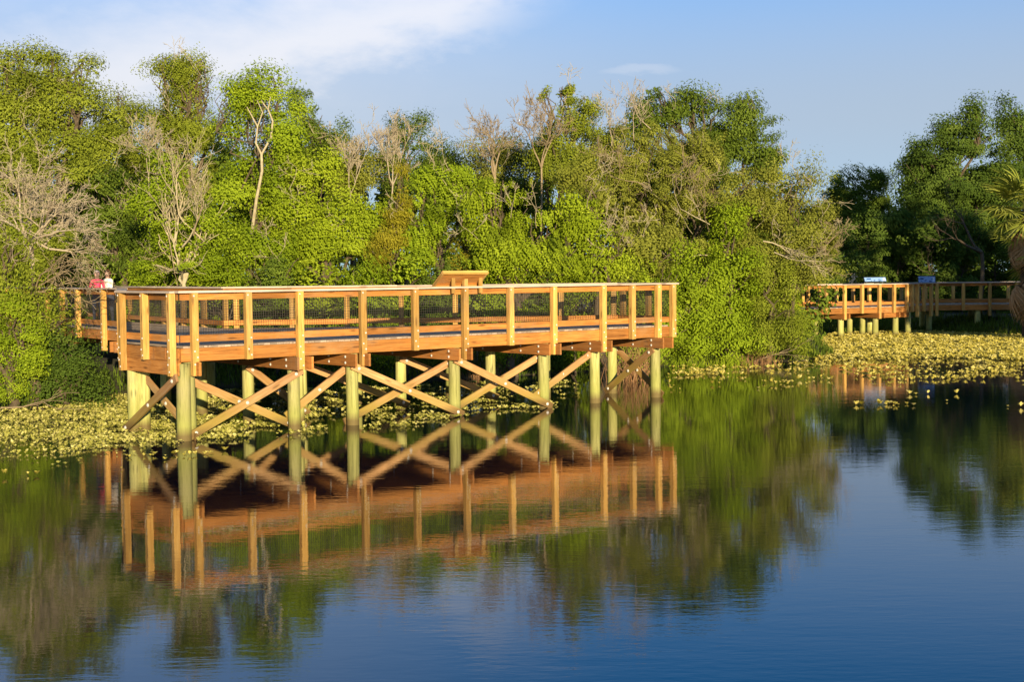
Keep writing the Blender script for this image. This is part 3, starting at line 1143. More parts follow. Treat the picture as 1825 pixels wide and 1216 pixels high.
def bare_part(root, name, start, d, L, r, lvl, seed, mat, **kw):
    rng = np.random.default_rng(seed)
    o = np.array(root.location)
    for s_ in start if isinstance(start, list) else [start]:
        out = []
        grow(rng, s_, np.array(d) + rng.normal(size=3) * kw.get('fan', 0.0), L, r, lvl, out, **{k: v for k, v in kw.items() if k != 'fan'})
        V, F = tube_arrays(out, 4)
        link_mesh(name, np_mesh(name, V - o, F, True), mat, root, Matrix.Translation(root.location))


# ------------------------------------------------------------------ trees and shrubs
def pxp(px, py, Y):
    p_ = at(px, py, Y)
    return np.array(p_)


# back rows, left to right
tree('oak_tree', 'broad olive oak towering at the far left above the dead bush', 'tree', 47,
     [(62, 135, 62, 50), (128, 190, 68, 62), (22, 205, 66, 75), (100, 262, 90, 60), (176, 255, 36, 62), (12, 112, 16, 22), (148, 112, 16, 18), (45, 95, 22, 18), (95, 100, 18, 16), (-30, 170, 60, 70), (-20, 280, 60, 60)],
     L_OLIVE, 0.115, 300, 11, 70, 4, tr=0.26, loose=0.2, clump=0.5)
tree('oak_tree', 'small dark olive oak peeping up between the two tallest oaks at left', 'tree', 53,
     [(235, 232, 45, 52), (222, 192, 22, 26), (272, 290, 55, 45), (210, 170, 8, 12)], L_OLIVE, 0.11, 290, 12, 240, loose=0.2)
tree('oak_tree', 'tall narrow topped olive oak left of the bright green tree', 'tree', 50,
     [(308, 142, 38, 42), (356, 152, 34, 40), (330, 205, 58, 48), (298, 250, 58, 48), (372, 245, 42, 58), (284, 112, 20, 20), (326, 102, 17, 17), (360, 115, 12, 14), (345, 300, 60, 50)],
     L_OLIVE, 0.11, 300, 13, 320, 3, tr=0.22, loose=0.2)
t4 = tree('tall_tree', 'bright green tree with a pale forked trunk showing through its crown', 'tree', 46,
          [(436, 178, 34, 44), (488, 138, 12, 17), (470, 185, 26, 30), (450, 245, 52, 52, 0.8, 0.8), (498, 235, 36, 48), (426, 330, 42, 62), (506, 335, 42, 62), (520, 275, 26, 46), (415, 160, 22, 26), (440, 140, 12, 16), (455, 410, 60, 55, 0.9, 0.7)],
          L_BRIGHT, 0.13, 270, 14, 448, 0, bark=B_DARK, tr=0.09, loose=0.2)
rngp = np.random.default_rng(77)
pt = []
k4 = [(444, 600, 46.0), (445, 500, 45.9), (448, 420, 45.5), (457, 355, 45.0), (467, 305, 44.9), (466, 275, 44.9)]
pt.append((np.array([pxp(*q) for q in k4]), np.array([0.085, 0.075, 0.065, 0.055, 0.048, 0.045])))
pt.append((np.array([pxp(x, y, 44.9) for x, y in ((466, 275), (483, 245), (486, 215), (478, 195), (482, 172))]), np.array([0.04, 0.036, 0.032, 0.024, 0.012])))
pt.append((np.array([pxp(x, y, 44.9) for x, y in ((466, 275), (456, 255), (459, 225), (468, 200), (458, 178))]), np.array([0.038, 0.033, 0.028, 0.02, 0.01])))
pt.append((np.array([pxp(x, y, 44.9) for x, y in ((459, 225), (448, 205), (440, 190))]), np.array([0.03, 0.022, 0.012])))
pt.append((np.array([pxp(x, y, 44.9) for x, y in ((478, 195), (470, 185), (466, 178))]), np.array([0.025, 0.02, 0.01])))
V_, F__ = tube_arrays(pt, 7)
link_mesh('forked_trunk', np_mesh('forked_trunk', V_ - np.array(t4.location), F__, True), B_PALE, t4, Matrix.Translation(t4.location))
tree('oak_tree', 'dark conical oak just right of the bright green tree top', 'tree', 51,
     [(538, 182, 24, 28), (566, 228, 38, 36), (545, 262, 48, 46), (600, 250, 20, 30), (585, 290, 40, 40)], L_DARK, 0.11, 310, 15, 555, loose=0.2)
tree('oak_tree', 'pale rounded treetop left of the leafless grey trees', 'tree', 49,
     [(628, 268, 32, 38), (610, 310, 45, 40), (650, 320, 40, 40)], L_SAGE, 0.11, 260, 16, 625, 4, loose=0.3)
tree('oak_tree', 'dark treetop standing behind the leafless grey twigs', 'tree', 54,
     [(722, 245, 40, 36), (690, 272, 36, 40), (762, 285, 38, 40), (720, 310, 70, 50), (820, 318, 50, 42)], L_DARK, 0.11, 280, 17, 720, 3, loose=0.25)
tree('oak_tree', 'low brownish green treetop behind the leaning dead trunk', 'tree', 55,
     [(905, 285, 42, 42), (875, 310, 60, 50), (945, 310, 50, 55), (850, 270, 20, 25)], L_SAGE, 0.11, 250, 18, 900, 4, loose=0.3)
tree('oak_tree', 'tall ragged oak top beside the bare branches, right of centre', 'tree', 50,
     [(1012, 168, 24, 24), (1044, 190, 26, 30), (1020, 228, 42, 40), (1058, 250, 38, 42), (984, 250, 30, 45), (972, 165, 9, 13), (1000, 300, 50, 50), (950, 290, 30, 40)], L_OLIVE, 0.11, 270, 19, 1020, 5, loose=0.25)
tree('broadleaf_tree', 'dense dark tree with upright glossy leaves behind the broad olive tree', 'tree', 54,
     [(1180, 200, 44, 34), (1242, 192, 46, 30), (1308, 222, 56, 46), (1352, 268, 46, 54), (1145, 212, 38, 30), (1378, 292, 22, 34), (1290, 290, 60, 50), (1170, 165, 10, 10), (1230, 165, 10, 10), (1330, 180, 14, 14)],
     L_DARK, 0.15, 260, 20, 1270, 2, tr=0.2, upright=0.9, narrow=0.42, clump=0.4, hollow=-0.45)
t11 = tree('broad_tree', 'broad olive tree with fine leaves and pale branches, right of centre', 'tree', 49.5,
           [(1125, 255, 62, 52), (1222, 268, 72, 52), (1175, 330, 84, 62), (1285, 345, 80, 62), (1095, 330, 62, 66), (1245, 415, 84, 52, 0.8), (1330, 400, 66, 56), (1370, 365, 46, 52), (1150, 410, 60, 50, 0.8, 0.8)],
           L_SAGE, 0.105, 300, 21, 1230, 10, bark=B_DARK, tr=0.13, loose=0.3, clump=0.34)
bare_part(t11, 'bare_branch', [pxp(1150, 330, 48.3), pxp(1210, 345, 48.2), pxp(1265, 420, 48.2), pxp(1110, 310, 48.4)], (0.15, -0.15, 0.8), 1.3, 0.02, 3, 211, B_TWIG, kids=4, fan=0.5)
bare_part(t11, 'bare_branch', [pxp(1262, 455, 47.9), pxp(1265, 400, 48.0)], (-0.9, -0.2, 0.05), 1.2, 0.024, 3, 212, B_PALE, kids=3, trop=0.02, spread=0.5)
bare_part(t11, 'bare_branch', [pxp(1130, 250, 48.6), pxp(1160, 230, 48.6), pxp(1090, 260, 48.6)], (-0.3, -0.1, 0.9), 1.1, 0.022, 3, 213, B_GREY, kids=4, fan=0.4)
t13 = tree('willow_tree', 'loose leaning tree with bare twig ends at the right of the wood', 'tree', 49,
           [(1438, 400, 52, 52), (1478, 428, 34, 38), (1415, 455, 52, 46), (1462, 470, 42, 34), (1398, 345, 42, 38), (1435, 318, 24, 28), (1350, 470, 50, 46)],
           L_SAGE, 0.11, 280, 22, 1400, 6, bark=B_DARK, tr=0.11, loose=0.3)
bare_part(t13, 'bare_branch', [pxp(1440, 440, 48.3), pxp(1470, 440, 48.4), pxp(1455, 470, 48.3)], (1.0, -0.1, 0.15), 0.8, 0.018, 3, 221, B_TWIG, kids=4, trop=0.05, fan=0.35, spread=0.6)
bare_part(t13, 'bare_branch', [pxp(1360, 430, 47.9), pxp(1380, 450, 47.9)], (0.7, -0.3, -0.35), 1.3, 0.03, 3, 222, B_PALE, kids=4, trop=-0.02, spread=0.5, fan=0.3)

# middle rows
tree('leafy_tree', 'yellowish green rounded tree behind the middle of the platform', 'tree', 45,
     [(556, 338, 54, 46), (606, 402, 56, 52), (520, 410, 48, 52), (650, 428, 46, 46), (575, 450, 60, 46)], L_LIME, 0.13, 250, 31, 580, 4, loose=0.2)
tree('leafy_tree', 'deep green leafy tree between the bright tree and the platform', 'tree', 44,
     [(470, 455, 46, 44), (430, 470, 40, 44), (505, 480, 46, 40)], L_BRIGHT, 0.13, 250, 32, 470, 3, loose=0.2)
tree('cedar_tree', 'slim yellow green feathery conifer in the middle of the wood', 'tree', 44,
     [(709, 322, 9, 34, 1.4), (704, 365, 20, 36, 1.2), (697, 415, 30, 40, 1.2), (690, 455, 34, 36)], L_YELL, 0.10, 420, 33, 700, tr=0.07, upright=1.0, narrow=0.3, clump=0.2)
tree('cedar_tree', 'second feathery yellow green conifer, beside the vine covered mound', 'tree', 43.2,
     [(828, 412, 9, 26, 1.4), (826, 450, 18, 34, 1.2), (822, 482, 24, 30)], L_YELL, 0.10, 420, 34, 826, tr=0.06, upright=1.0, narrow=0.3, clump=0.2)
tree('leafy_tree', 'mid green tree with dark hollows left of the vine covered mound', 'tree', 44.5,
     [(772, 335, 52, 40), (800, 372, 46, 44), (748, 400, 44, 50), (782, 440, 50, 46), (830, 312, 42, 26)], L_BRIGHT, 0.13, 230, 35, 775, 5, loose=0.2)
t10 = tree('vine_mound', 'rounded yellow green mound of vines arching behind the reading panel', 'tree', 42.5,
           [(892, 388, 62, 46), (950, 415, 54, 50), (860, 430, 46, 50), (915, 455, 80, 46), (992, 452, 40, 36), (880, 348, 40, 26), (1010, 480, 34, 30)],
           L_LIME, 0.12, 300, 36, 915, 3, droop=0.6, clump=0.34)
tree('leafy_tree', 'light green vine hung tree right of the yellow green mound', 'tree', 43.5,
     [(1062, 408, 36, 46), (1060, 465, 38, 42), (1095, 440, 32, 44), (1040, 370, 34, 36)], L_LIME, 0.13, 250, 37, 1065, 4, droop=0.5)
tree('leafy_tree', 'dull green small tree with leaves thinning low behind the platform end', 'tree', 45.5,
     [(1130, 430, 46, 44), (1165, 465, 40, 44), (1120, 480, 40, 36), (1050, 330, 46, 40)], L_SAGE, 0.12, 260, 38, 1135, 5, loose=0.25)
t6 = tree('twiggy_tree', 'half bare tree with many pale upright twigs and green lower leaves, behind the left railing', 'tree', 41.5,
          [(335, 305, 52, 36, 0.45), (300, 370, 62, 48, 0.5), (352, 425, 54, 52, 0.9), (330, 478, 60, 38, 0.9), (385, 380, 30, 50, 0.6), (285, 440, 36, 44, 0.5)],
          L_BRIGHT, 0.115, 260, 39, 318, 4, bark=B_PALE, tr=0.10, loose=0.25)
bare_part(t6, 'bare_branch', [pxp(318, 480, 41.0), pxp(325, 440, 41.0), pxp(312, 430, 41.0), pxp(330, 400, 41.0)], (0.05, -0.1, 1.0), 1.45, 0.034, 3, 391, B_PALE, kids=4, fan=0.4, spread=0.42, trop=0.15)
bare_part(t6, 'bare_branch', [pxp(345, 420, 40.6), pxp(300, 420, 40.7)], (0.2, -0.3, 0.7), 1.0, 0.024, 3, 392, B_TWIG, kids=4, fan=0.8, spread=0.5, trop=0.1)
# greenery behind the dead bush at left
tree('leafy_tree', 'olive leafy tree behind the grey dead bush at far left', 'tree', 45,
     [(40, 350, 66, 52), (120, 330, 60, 40), (-20, 400, 50, 60), (60, 440, 70, 60)], L_OLIVE, 0.12, 260, 40, 60, 4)
tree('leafy_tree', 'dark green leafy tree right of the grey dead bush, above the two people', 'tree', 46,
     [(205, 340, 60, 50), (255, 390, 46, 60), (190, 420, 60, 50), (240, 460, 50, 40, 0.7)], L_DARK, 0.12, 260, 41, 220, 4)

# leafless trees
def dead_tree(label, Y, base, dirn, L, r, lvl, seed, mat, name='dead_tree', **kw):
    p0 = at(*base, Y)
    gz = max(ground_z(p0.x, Y), -0.3)
    root = empty(name, (p0.x, Y, gz))
    tag(root, label, 'tree')
    rng = np.random.default_rng(seed)
    tr_ = wiggle_path((p0.x, Y, gz - 0.2), p0, r * 1.5, r, rng, 7, 0.06)
    V, F = tube_arrays([tr_], 7)
    link_mesh('trunk', np_mesh('trunk', V - np.array(root.location), F, True), mat, root, Matrix.Translation(root.location))
    dirs = dirn if isinstance(dirn, list) else [dirn]
    for i, d in enumerate(dirs):
        bare_part(root, 'branch', np.array(p0), d, L, r, lvl, seed + 1 + i, mat, **kw)
    return root


dead_tree('leafless grey tree in front of the dark treetop, left of centre', 48.5, (700, 330), [(0.0, 0, 1), (-0.3, -0.2, 0.9), (0.25, 0.1, 0.9)], 1.2, 0.026, 4, 51, B_GREY, kids=4, spread=0.42, trop=0.12)
dead_tree('leafless grey shrubby tree beside the pale rounded treetop', 47.5, (625, 345), [(-0.1, 0, 1), (0.35, -0.1, 0.9)], 1.1, 0.022, 4, 52, B_GREY, kids=4, spread=0.42, trop=0.12)
dead_tree('dead tree with a pale leaning trunk against the sky', 49, (882, 318), [(-0.35, 0, 0.9), (-0.5, 0.1, 0.75), (-0.1, 0.1, 1)], 1.2, 0.05, 4, 53, B_TWIG, kids=4, spread=0.5, trop=0.06)
dead_tree('bare ragged tree with twigs left of the tall ragged oak top', 48.8, (965, 300), [(-0.2, 0, 1), (0.15, 0, 1), (-0.55, 0, 0.8)], 1.25, 0.034, 4, 54, B_TWIG, kids=4, spread=0.48, trop=0.1)
dead_tree('thin grey dead tree between the two tall oaks at left', 46, (265, 330), [(-0.2, 0, 1), (0.25, 0, 0.9)], 1.1, 0.026, 4, 56, B_GREY, kids=4, spread=0.45, trop=0.1)
dead_tree('grey brown dead bush with tangled twigs at far left, over the walkway', 34.0, (55, 430),
          [(0.3, -0.2, 0.9), (0.8, -0.25, 0.5), (-0.4, -0.1, 0.9), (1.0, -0.25, 0.15), (0.1, 0.1, 1.0), (0.65, 0.2, 0.75), (-0.8, 0, 0.5), (0.9, -0.1, -0.1)], 1.12, 0.05, 4, 57, B_GREY, name='dead_bush', kids=4, spread=0.6, trop=0.02, rmin=0.0055)
dead_tree('pale dead shrub twigs drooping over the left walkway railing', 33.7, (62, 520),
          [(0.9, -0.1, 0.1), (0.8, -0.2, 0.35), (0.5, -0.2, 0.6)], 1.2, 0.028, 3, 58, B_TWIG, name='dead_bush', kids=4, spread=0.45, trop=-0.03)

# shrubs along the bank behind the platform
mats = [L_BRIGHT, L_DARK, L_LIME, L_BRIGHT, L_OLIVE, L_BRIGHT]
row = [(255, 'dark shrub at the start of the bank, seen through the left end railing', 3),
       (335, 'green shrub below the half bare tree, behind the left corner of the railing', 2),
       (415, 'green shrub behind the second bay of the front railing', 0),
       (490, 'bushy green shrub behind the third bay of the front railing', 1),
       (570, 'light shrub behind the fourth bay of the front railing', 2),
       (650, 'green shrub behind the front railing, left of its middle', 0),
       (725, 'green shrub behind the front railing just left of the reading panel', 3),
       (800, 'dark leafed shrub right behind the reading panel', 1),
       (875, 'green shrub just right of the reading panel', 5),
       (950, 'dark shrub under the yellow green vine mound', 1),
       (1025, 'green shrub below the vine hung tree near the platform end', 0),
       (1100, 'olive shrub behind the right end railing of the platform', 4),
       (1165, 'green shrub touching the right end of the platform', 0)]
rs = random.Random(4)
for i, (x, lab, mi) in enumerate(row):
    Y = 41.2 + max(0, (x - 800) / 400 * 4.0) + rs.uniform(-0.3, 0.6) + (1.2 if x < 450 else 0)
    dk = rs.uniform(-10, 10)
    tree('shrub', lab, 'shrub', Y, [(x + dk, 505 + rs.uniform(-12, 12), 46, 44), (x - 18, 560, 46, 42), (x + 24, 588 + rs.uniform(-8, 8), 42, 40), (x, 625, 40, 26, 0.7)],
         mats[mi], 0.125, 210, 70 + i, x, tr=0.06, group='shrubs along the bank behind the platform', crown='foliage', stem='stem', loose=0.2)

# the leafy bank right of the platform
tree('shrub', 'tall vine clad shrub rising beside the right end of the platform', 'shrub', 47.5,
     [(1300, 430, 34, 56), (1310, 500, 40, 52), (1295, 560, 44, 50), (1285, 610, 46, 30)], L_BRIGHT, 0.14, 260, 91, 1300, crown='foliage', hollow=-0.5, stem='stem', droop=0.4)
tree('shrub', 'green bush at the waterline just right of the platform end', 'shrub', 47,
     [(1230, 495, 46, 46), (1225, 560, 42, 46), (1245, 605, 46, 34), (1205, 610, 28, 30)], L_BRIGHT, 0.125, 270, 92, 1230, crown='foliage', hollow=-0.5, stem='stem')
tree('shrub', 'olive feathery bush at the waterline left of the far boardwalk', 'shrub', 48,
     [(1370, 500, 44, 46), (1375, 560, 46, 46), (1350, 605, 46, 32), (1402, 600, 34, 36)], L_OLIVE, 0.11, 290, 93, 1370, crown='foliage', hollow=-0.5, stem='stem', upright=0.5, narrow=0.4)
tree('shrub', 'bright little bush overhanging the left end of the far boardwalk', 'shrub', 50.5,
     [(1396, 520, 28, 40), (1400, 580, 28, 34), (1392, 480, 34, 34)], L_LIME, 0.125, 270, 94, 1412, crown='foliage', hollow=-0.5, stem='stem')
tree('shrub', 'low shaded shrub between the vine clad shrub and the olive bush', 'shrub', 49.5,
     [(1260, 470, 60, 46), (1335, 470, 50, 50), (1180, 520, 44, 60), (1340, 560, 50, 60)], L_DARK, 0.13, 220, 95, 1280, crown='foliage', hollow=-0.5, stem='stem')
# left foreground bushes
tree('shrub', 'bright feathery bush at the left edge by the floating plants', 'shrub', 33.2,
     [(12, 575, 46, 46), (30, 640, 42, 50), (48, 600, 30, 36), (5, 690, 40, 32), (-40, 620, 50, 60)], L_BRIGHT, 0.10, 420, 96, 20, crown='foliage', hollow=-0.5, stem='stem', narrow=0.36, clump=0.28)
tree('shrub', 'shade-darkened bush under the left walkway beside the end piles', 'shrub', 34.0,
     [(92, 600, 34, 28), (125, 640, 36, 34), (85, 655, 44, 40), (150, 672, 24, 30, 0.8), (110, 700, 56, 24), (55, 690, 40, 34)], L_DEEP, 0.10, 380, 97, 115, crown='foliage', hollow=-0.5, stem='stem')  # the shade under the walkway is put into the dark leaf colour
tree('shrub', 'green bush tangled with dead twigs in front of the left walkway', 'shrub', 33.6,
     [(60, 505, 40, 36, 0.55), (15, 520, 40, 44, 0.9), (80, 545, 34, 28, 0.8), (112, 572, 26, 18, 0.8), (20, 440, 50, 44, 0.4), (-30, 500, 46, 50), (45, 560, 36, 30)], L_OLIVE, 0.09, 380, 98, 60, crown='foliage', hollow=-0.5, stem='stem', narrow=0.36)

# the far right
tree('leafy_tree', 'round topped mid green tree left of the tall tree at right', 'tree', 96,
     [(1552, 330, 34, 34), (1500, 350, 24, 30), (1540, 362, 50, 30), (1510, 380, 40, 30), (1535, 390, 52, 44), (1485, 400, 34, 40), (1570, 420, 46, 50)], L_DARK, 0.22, 120, 101, 1540, tr=0.2, clump=0.7, hollow=-9)
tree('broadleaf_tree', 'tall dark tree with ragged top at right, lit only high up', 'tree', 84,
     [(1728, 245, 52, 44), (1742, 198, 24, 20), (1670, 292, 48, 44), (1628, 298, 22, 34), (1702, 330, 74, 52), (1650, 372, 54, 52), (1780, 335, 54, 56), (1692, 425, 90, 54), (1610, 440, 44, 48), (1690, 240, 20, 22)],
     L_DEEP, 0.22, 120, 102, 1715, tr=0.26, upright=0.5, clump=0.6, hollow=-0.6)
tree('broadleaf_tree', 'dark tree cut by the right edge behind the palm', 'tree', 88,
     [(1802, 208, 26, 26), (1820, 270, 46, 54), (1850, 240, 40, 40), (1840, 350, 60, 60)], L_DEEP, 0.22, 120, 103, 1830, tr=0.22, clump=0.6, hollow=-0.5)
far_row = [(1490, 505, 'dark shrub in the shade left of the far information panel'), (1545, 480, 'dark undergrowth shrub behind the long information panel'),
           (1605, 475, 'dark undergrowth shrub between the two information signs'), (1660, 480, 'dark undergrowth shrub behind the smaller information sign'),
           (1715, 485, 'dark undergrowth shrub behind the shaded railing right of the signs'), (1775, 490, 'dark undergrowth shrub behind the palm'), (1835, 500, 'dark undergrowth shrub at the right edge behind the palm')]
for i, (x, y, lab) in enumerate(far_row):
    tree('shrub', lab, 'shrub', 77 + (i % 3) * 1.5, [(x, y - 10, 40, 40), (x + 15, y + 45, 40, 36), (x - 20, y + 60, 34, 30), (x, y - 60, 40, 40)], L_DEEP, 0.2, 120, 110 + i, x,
         group='shaded undergrowth behind the far boardwalk', crown='foliage', stem='stem', tr=0.08, clump=0.5)  # dark leaf colour stands in for part of the shade on this row
# limb arching in the shade
dead_tree('bare arching limb in the dark shade behind the far boardwalk', 75, (1750, 450), [(-0.7, 0, 0.6), (-0.9, -0.1, 0.2)], 2.2, 0.1, 3, 120, B_DARK, kids=3, spread=0.4)

# big trees on the right hand shore, just outside the view, that shade the far bank
def shade_tree(label, x, y, rr, z0, z1, seed, dm=1.0):
    gz = ground_z(x, y)
    root = empty('oak_tree', (x, y, gz))
    tag(root, label, 'tree', 'oaks on the right hand shore')
    rng = np.random.default_rng(seed)
    bl = []
    for i in range(12):
        a = rng.uniform(0, 6.28)
        q = rng.random() ** 0.6 * rr * 0.6
        zz = rng.uniform(z0 + 1.4, z1 - 1.4)
        bl.append(((x + q * math.cos(a), y + q * math.sin(a), zz), (rr * 0.5, rr * 0.5, 1.7), 1.0))
    V, F, T = crown_arrays(bl, 55 * dm, 0.3, seed, clump=0.7)
    o = np.array(root.location)
    link_mesh('crown', np_mesh('crown', V - o, F, tint=T), L_DARK, root, Matrix.Translation(root.location))
    paths = [wiggle_path((x, y, gz - 0.3), (x, y, z0 + 1.5), 0.35, 0.25, rng, 7, 0.05)]
    for c, r, w in bl:
        paths.append(wiggle_path((x, y, z0 + 1.2), c, 0.18, 0.05, rng, 6, 0.15))
    V, F = tube_arrays(paths, 7)
    link_mesh('trunk', np_mesh('trunk', V - o, F, True), B_DARK, root, Matrix.Translation(root.location))


shade_tree('low spreading oak on the right hand shore, nearest the view', 27.0, 46.0, 2.3, 2.9, 6.9, 131, 2.6)
shade_tree('second low spreading oak on the right hand shore', 31.0, 45.6, 2.6, 2.9, 7.2, 136, 2.6)
shade_tree('second oak standing on the right hand shore', 34.5, 46.5, 4.4, 3.0, 13.0, 132, 1.2)
shade_tree('third oak standing on the right hand shore', 39.0, 45.0, 4.6, 3.0, 13.0, 133, 1.2)
shade_tree('fourth oak standing on the right hand shore', 44.0, 44.0, 4.6, 3.0, 13.0, 134, 1.2)

# the wood goes on behind the first rows
bl = []
rw = random.Random(8)
for x in range(-120, 340, 50):
    for y in (380, 450, 520, 580):
        bl.append((x + rw.uniform(-15, 15), y + rw.uniform(-12, 12), 46, 46, 1.0, -9 + rw.uniform(-1, 1)))
for x, top in [(x, t_) for x, t_ in zip(range(-80, 1440, 62), [330, 300, 290, 280, 290, 270, 290, 270, 280, 260, 270, 310, 330, 330, 320, 330, 330, 320, 290, 270, 270, 270, 300, 330, 360])]:
    for y in range(top + 40, 600, 75):
        bl.append((x + rw.uniform(-15, 15), y + rw.uniform(-12, 12), 52, 48, 1.0, rw.uniform(-1, 3)))
V, F, T = crown_arrays(px_blobs(59, bl), 95, 0.34, 400, clump=0.6, hollow=-9)
o = link_mesh('wood', np_mesh('wood', V, F, tint=T), L_DARK)
tag(o, 'dark green wood filling the gaps behind the trees of the bank', 'wood', kind='stuff')
bl = []
for x in range(1450, 1960, 48):
    for y in range(405 if x < 1600 else 330, 590, 60):
        bl.append((x + rw.uniform(-12, 12), y + rw.uniform(-12, 12), 40, 38, 1.0, rw.uniform(-2, 4)))
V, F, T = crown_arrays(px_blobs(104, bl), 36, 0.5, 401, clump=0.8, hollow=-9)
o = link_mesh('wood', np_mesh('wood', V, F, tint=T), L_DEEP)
tag(o, 'dark wood far back at right behind the far boardwalk', 'wood', kind='stuff')


# ------------------------------------------------------------------ palm at the right edge
def fan_frond(seed, n=26, R_=1.0, droop=0.35, dead=False):
    """a costapalmate fan: stalk along +X, blades spreading from its end"""
    rng = np.random.default_rng(seed)
    V, F, T = [], [], []

    def strip(pts, ws, side, tint):
        b_ = len(V)
        for p_, w_ in zip(pts, ws):
            V.append(p_ - side * w_)
            V.append(p_ + side * w_)
            T.extend([tint, tint])
        for i in range(len(pts) - 1):
            F.append([b_ + 2 * i, b_ + 2 * i + 1, b_ + 2 * i + 3, b_ + 2 * i + 2])
    st_l = 0.85 * R_
    pts = [np.array([x, 0, 0.10 * x - 0.12 * x * x]) for x in np.linspace(0, st_l, 5)]
    strip(pts, [0.02, 0.018, 0.016, 0.014, 0.012], np.array([0, 1.0, 0]), 0.6)
    hub = pts[-1]
    spread = 0.7 if dead else 1.0
    for i in range(n):
        a = (-1 + 2 * i / (n - 1)) * R_ang(125) * spread + rng.normal() * 0.03
        L = R_ * (0.85 - 0.25 * abs(a) / 2.2) * rng.uniform(0.85, 1.1)
        d = np.array([math.cos(a), math.sin(a), 0.12 + rng.normal() * 0.05])
        side = np.cross(d, np.array([0, 0, 1.0]))
        side /= np.linalg.norm(side)
        q = []
        for f in (0, 0.35, 0.7, 1.0):
            q.append(hub + d * L * f + np.array([0, 0, -droop * L * f ** 2.2 * (1.6 if dead else 1)]))
        strip(q, [0.008, 0.03, 0.022, 0.003], side + np.array([0, 0, 0.35 * (-1) ** i]), float(np.clip(0.5 + 0.22 * rng.normal(), 0, 1)))
    return np_mesh('frond', np.array(V), np.array(F), tint=np.array(T))


R_ang = math.radians


def palm(label, x, y, crown_z, n_green, n_dead, seed, scale=1.0, tr=0.16):
    gz = ground_z(x, y)
    root = empty('cabbage_palm', (x, y, gz))
    tag(root, label, 'palm')
    rng = np.random.default_rng(seed)
    o = np.array(root.location)
    V, F = tube_arrays([wiggle_path((x, y, gz - 0.3), (x, y, crown_z), tr * 1.1, tr, rng, 10, 0.02)], 10)
    link_mesh('trunk', np_mesh('trunk', V - o, F, True), B_DARK, root, Matrix.Translation(root.location))
    green = [fan_frond(seed * 10 + i, R_=1.05) for i in range(4)]
    dead = [fan_frond(seed * 10 + 5 + i, R_=0.95, droop=0.6, dead=True) for i in range(3)]
    for m_ in green:
        m_.materials.append(L_PALM)
    for m_ in dead:
        m_.materials.append(L_DEAD)
    for i in range(n_green):
        az_ = i * 2.399 + rng.normal() * 0.2
        pit = R(70 - 105 * (i / max(1, n_green - 1)) + rng.normal() * 7)
        M = Matrix.Translation((x, y, crown_z)) @ Matrix.Rotation(az_, 4, 'Z') @ Matrix.Rotation(-pit, 4, 'Y') @ Matrix.Scale(scale * rng.uniform(0.85, 1.1), 4)
        link_mesh('frond', green[i % 4], None, root, M)
    for i in range(n_dead):
        az_ = i * 2.399 + rng.normal() * 0.3
        pit = R(-38 - 38 * rng.random())
        M = Matrix.Translation((x, y, crown_z - 0.15 - 1.3 * rng.random())) @ Matrix.Rotation(az_, 4, 'Z') @ Matrix.Rotation(-pit, 4, 'Y') @ Matrix.Scale(scale * rng.uniform(0.75, 1.05), 4)
        link_mesh('dead_frond', dead[i % 3], None, root, M)
    return root


palm('cabbage palm with green fans and a skirt of dead brown fronds at the right edge', 23.75, 62.2, 6.0, 30, 14, 31, 1.35)
palm('shorter cabbage palm with hanging brown fronds, low at the right edge', 23.75, 61.4, 3.9, 4, 18, 32, 1.35)

# ------------------------------------------------------------------ floating plants and reeds
def scatter(name, label, cat, polys, dens, leaf, seed, mat, keep, zmax=0.10, upr=1.0):
    """leaf rosettes floating inside each polygon; keep(x, y) gives the chance that one grows there"""
    rng = np.random.default_rng(seed)
    P = []
    for poly in polys:
        q = np.array(poly, float)
        lo, hi = q.min(0), q.max(0)
        n = int((hi[0] - lo[0]) * (hi[1] - lo[1]) * dens)
        c = rng.uniform(lo, hi, (n, 2))
        ins = np.zeros(n, bool)
        j = len(q) - 1
        for i in range(len(q)):
            cond = ((q[i, 1] > c[:, 1]) != (q[j, 1] > c[:, 1])) & (c[:, 0] < (q[j, 0] - q[i, 0]) * (c[:, 1] - q[i, 1]) / (q[j, 1] - q[i, 1] + 1e-12) + q[i, 0])
            ins ^= cond
            j = i
        c = c[ins]
        kp = np.array([keep(x, y) for x, y in c])
        c = c[rng.random(len(c)) < kp]
        P.append(c)
    c = np.concatenate(P)
    # each plant is a little cup of leaves
    k = 6
    m_ = len(c)
    n = m_ * k
    rad = leaf * rng.uniform(0.45, 1.45, m_)
    ang = (np.tile(np.arange(k), m_) * (2 * math.pi / k) + np.repeat(rng.uniform(0, 6.28, m_), k) + rng.normal(size=n) * 0.25)
    rr = np.repeat(rad, k) * rng.uniform(0.8, 1.15, n)
    lift = np.repeat(rng.uniform(0.5, 1.5, m_), k) * upr
    dr = np.stack([np.cos(ang), np.sin(ang), np.zeros(n)], 1)
    zz = np.array([0.0, 0.0, 1.0])
    al = dr * 0.8 + zz * lift[:, None]
    nr = zz * 0.8 - dr * lift[:, None] + rng.normal(size=(n, 3)) * 0.15
    pos = np.zeros((n, 3))
    pos[:, :2] = np.repeat(c, k, 0)
    pos += dr * (rr * 0.55)[:, None]
    pos[:, 2] += 0.014 + rr * lift * 0.5 + np.repeat(zmax * 0.5 * rng.random(m_) ** 2, k)
    T = np.clip(np.repeat(0.5 + 0.24 * rng.normal(size=m_), k) + 0.12 * rng.normal(size=n), 0, 1)
    V, F, T = leaves_mesh(pos, nr, rr * 1.15, rr * 0.95, rng, T, al)
    V[:, 2] = np.maximum(V[:, 2], 0.006)
    o = link_mesh(name, np_mesh(name, V, F, tint=T), mat)
    tag(o, label, cat, kind='stuff')
    return o


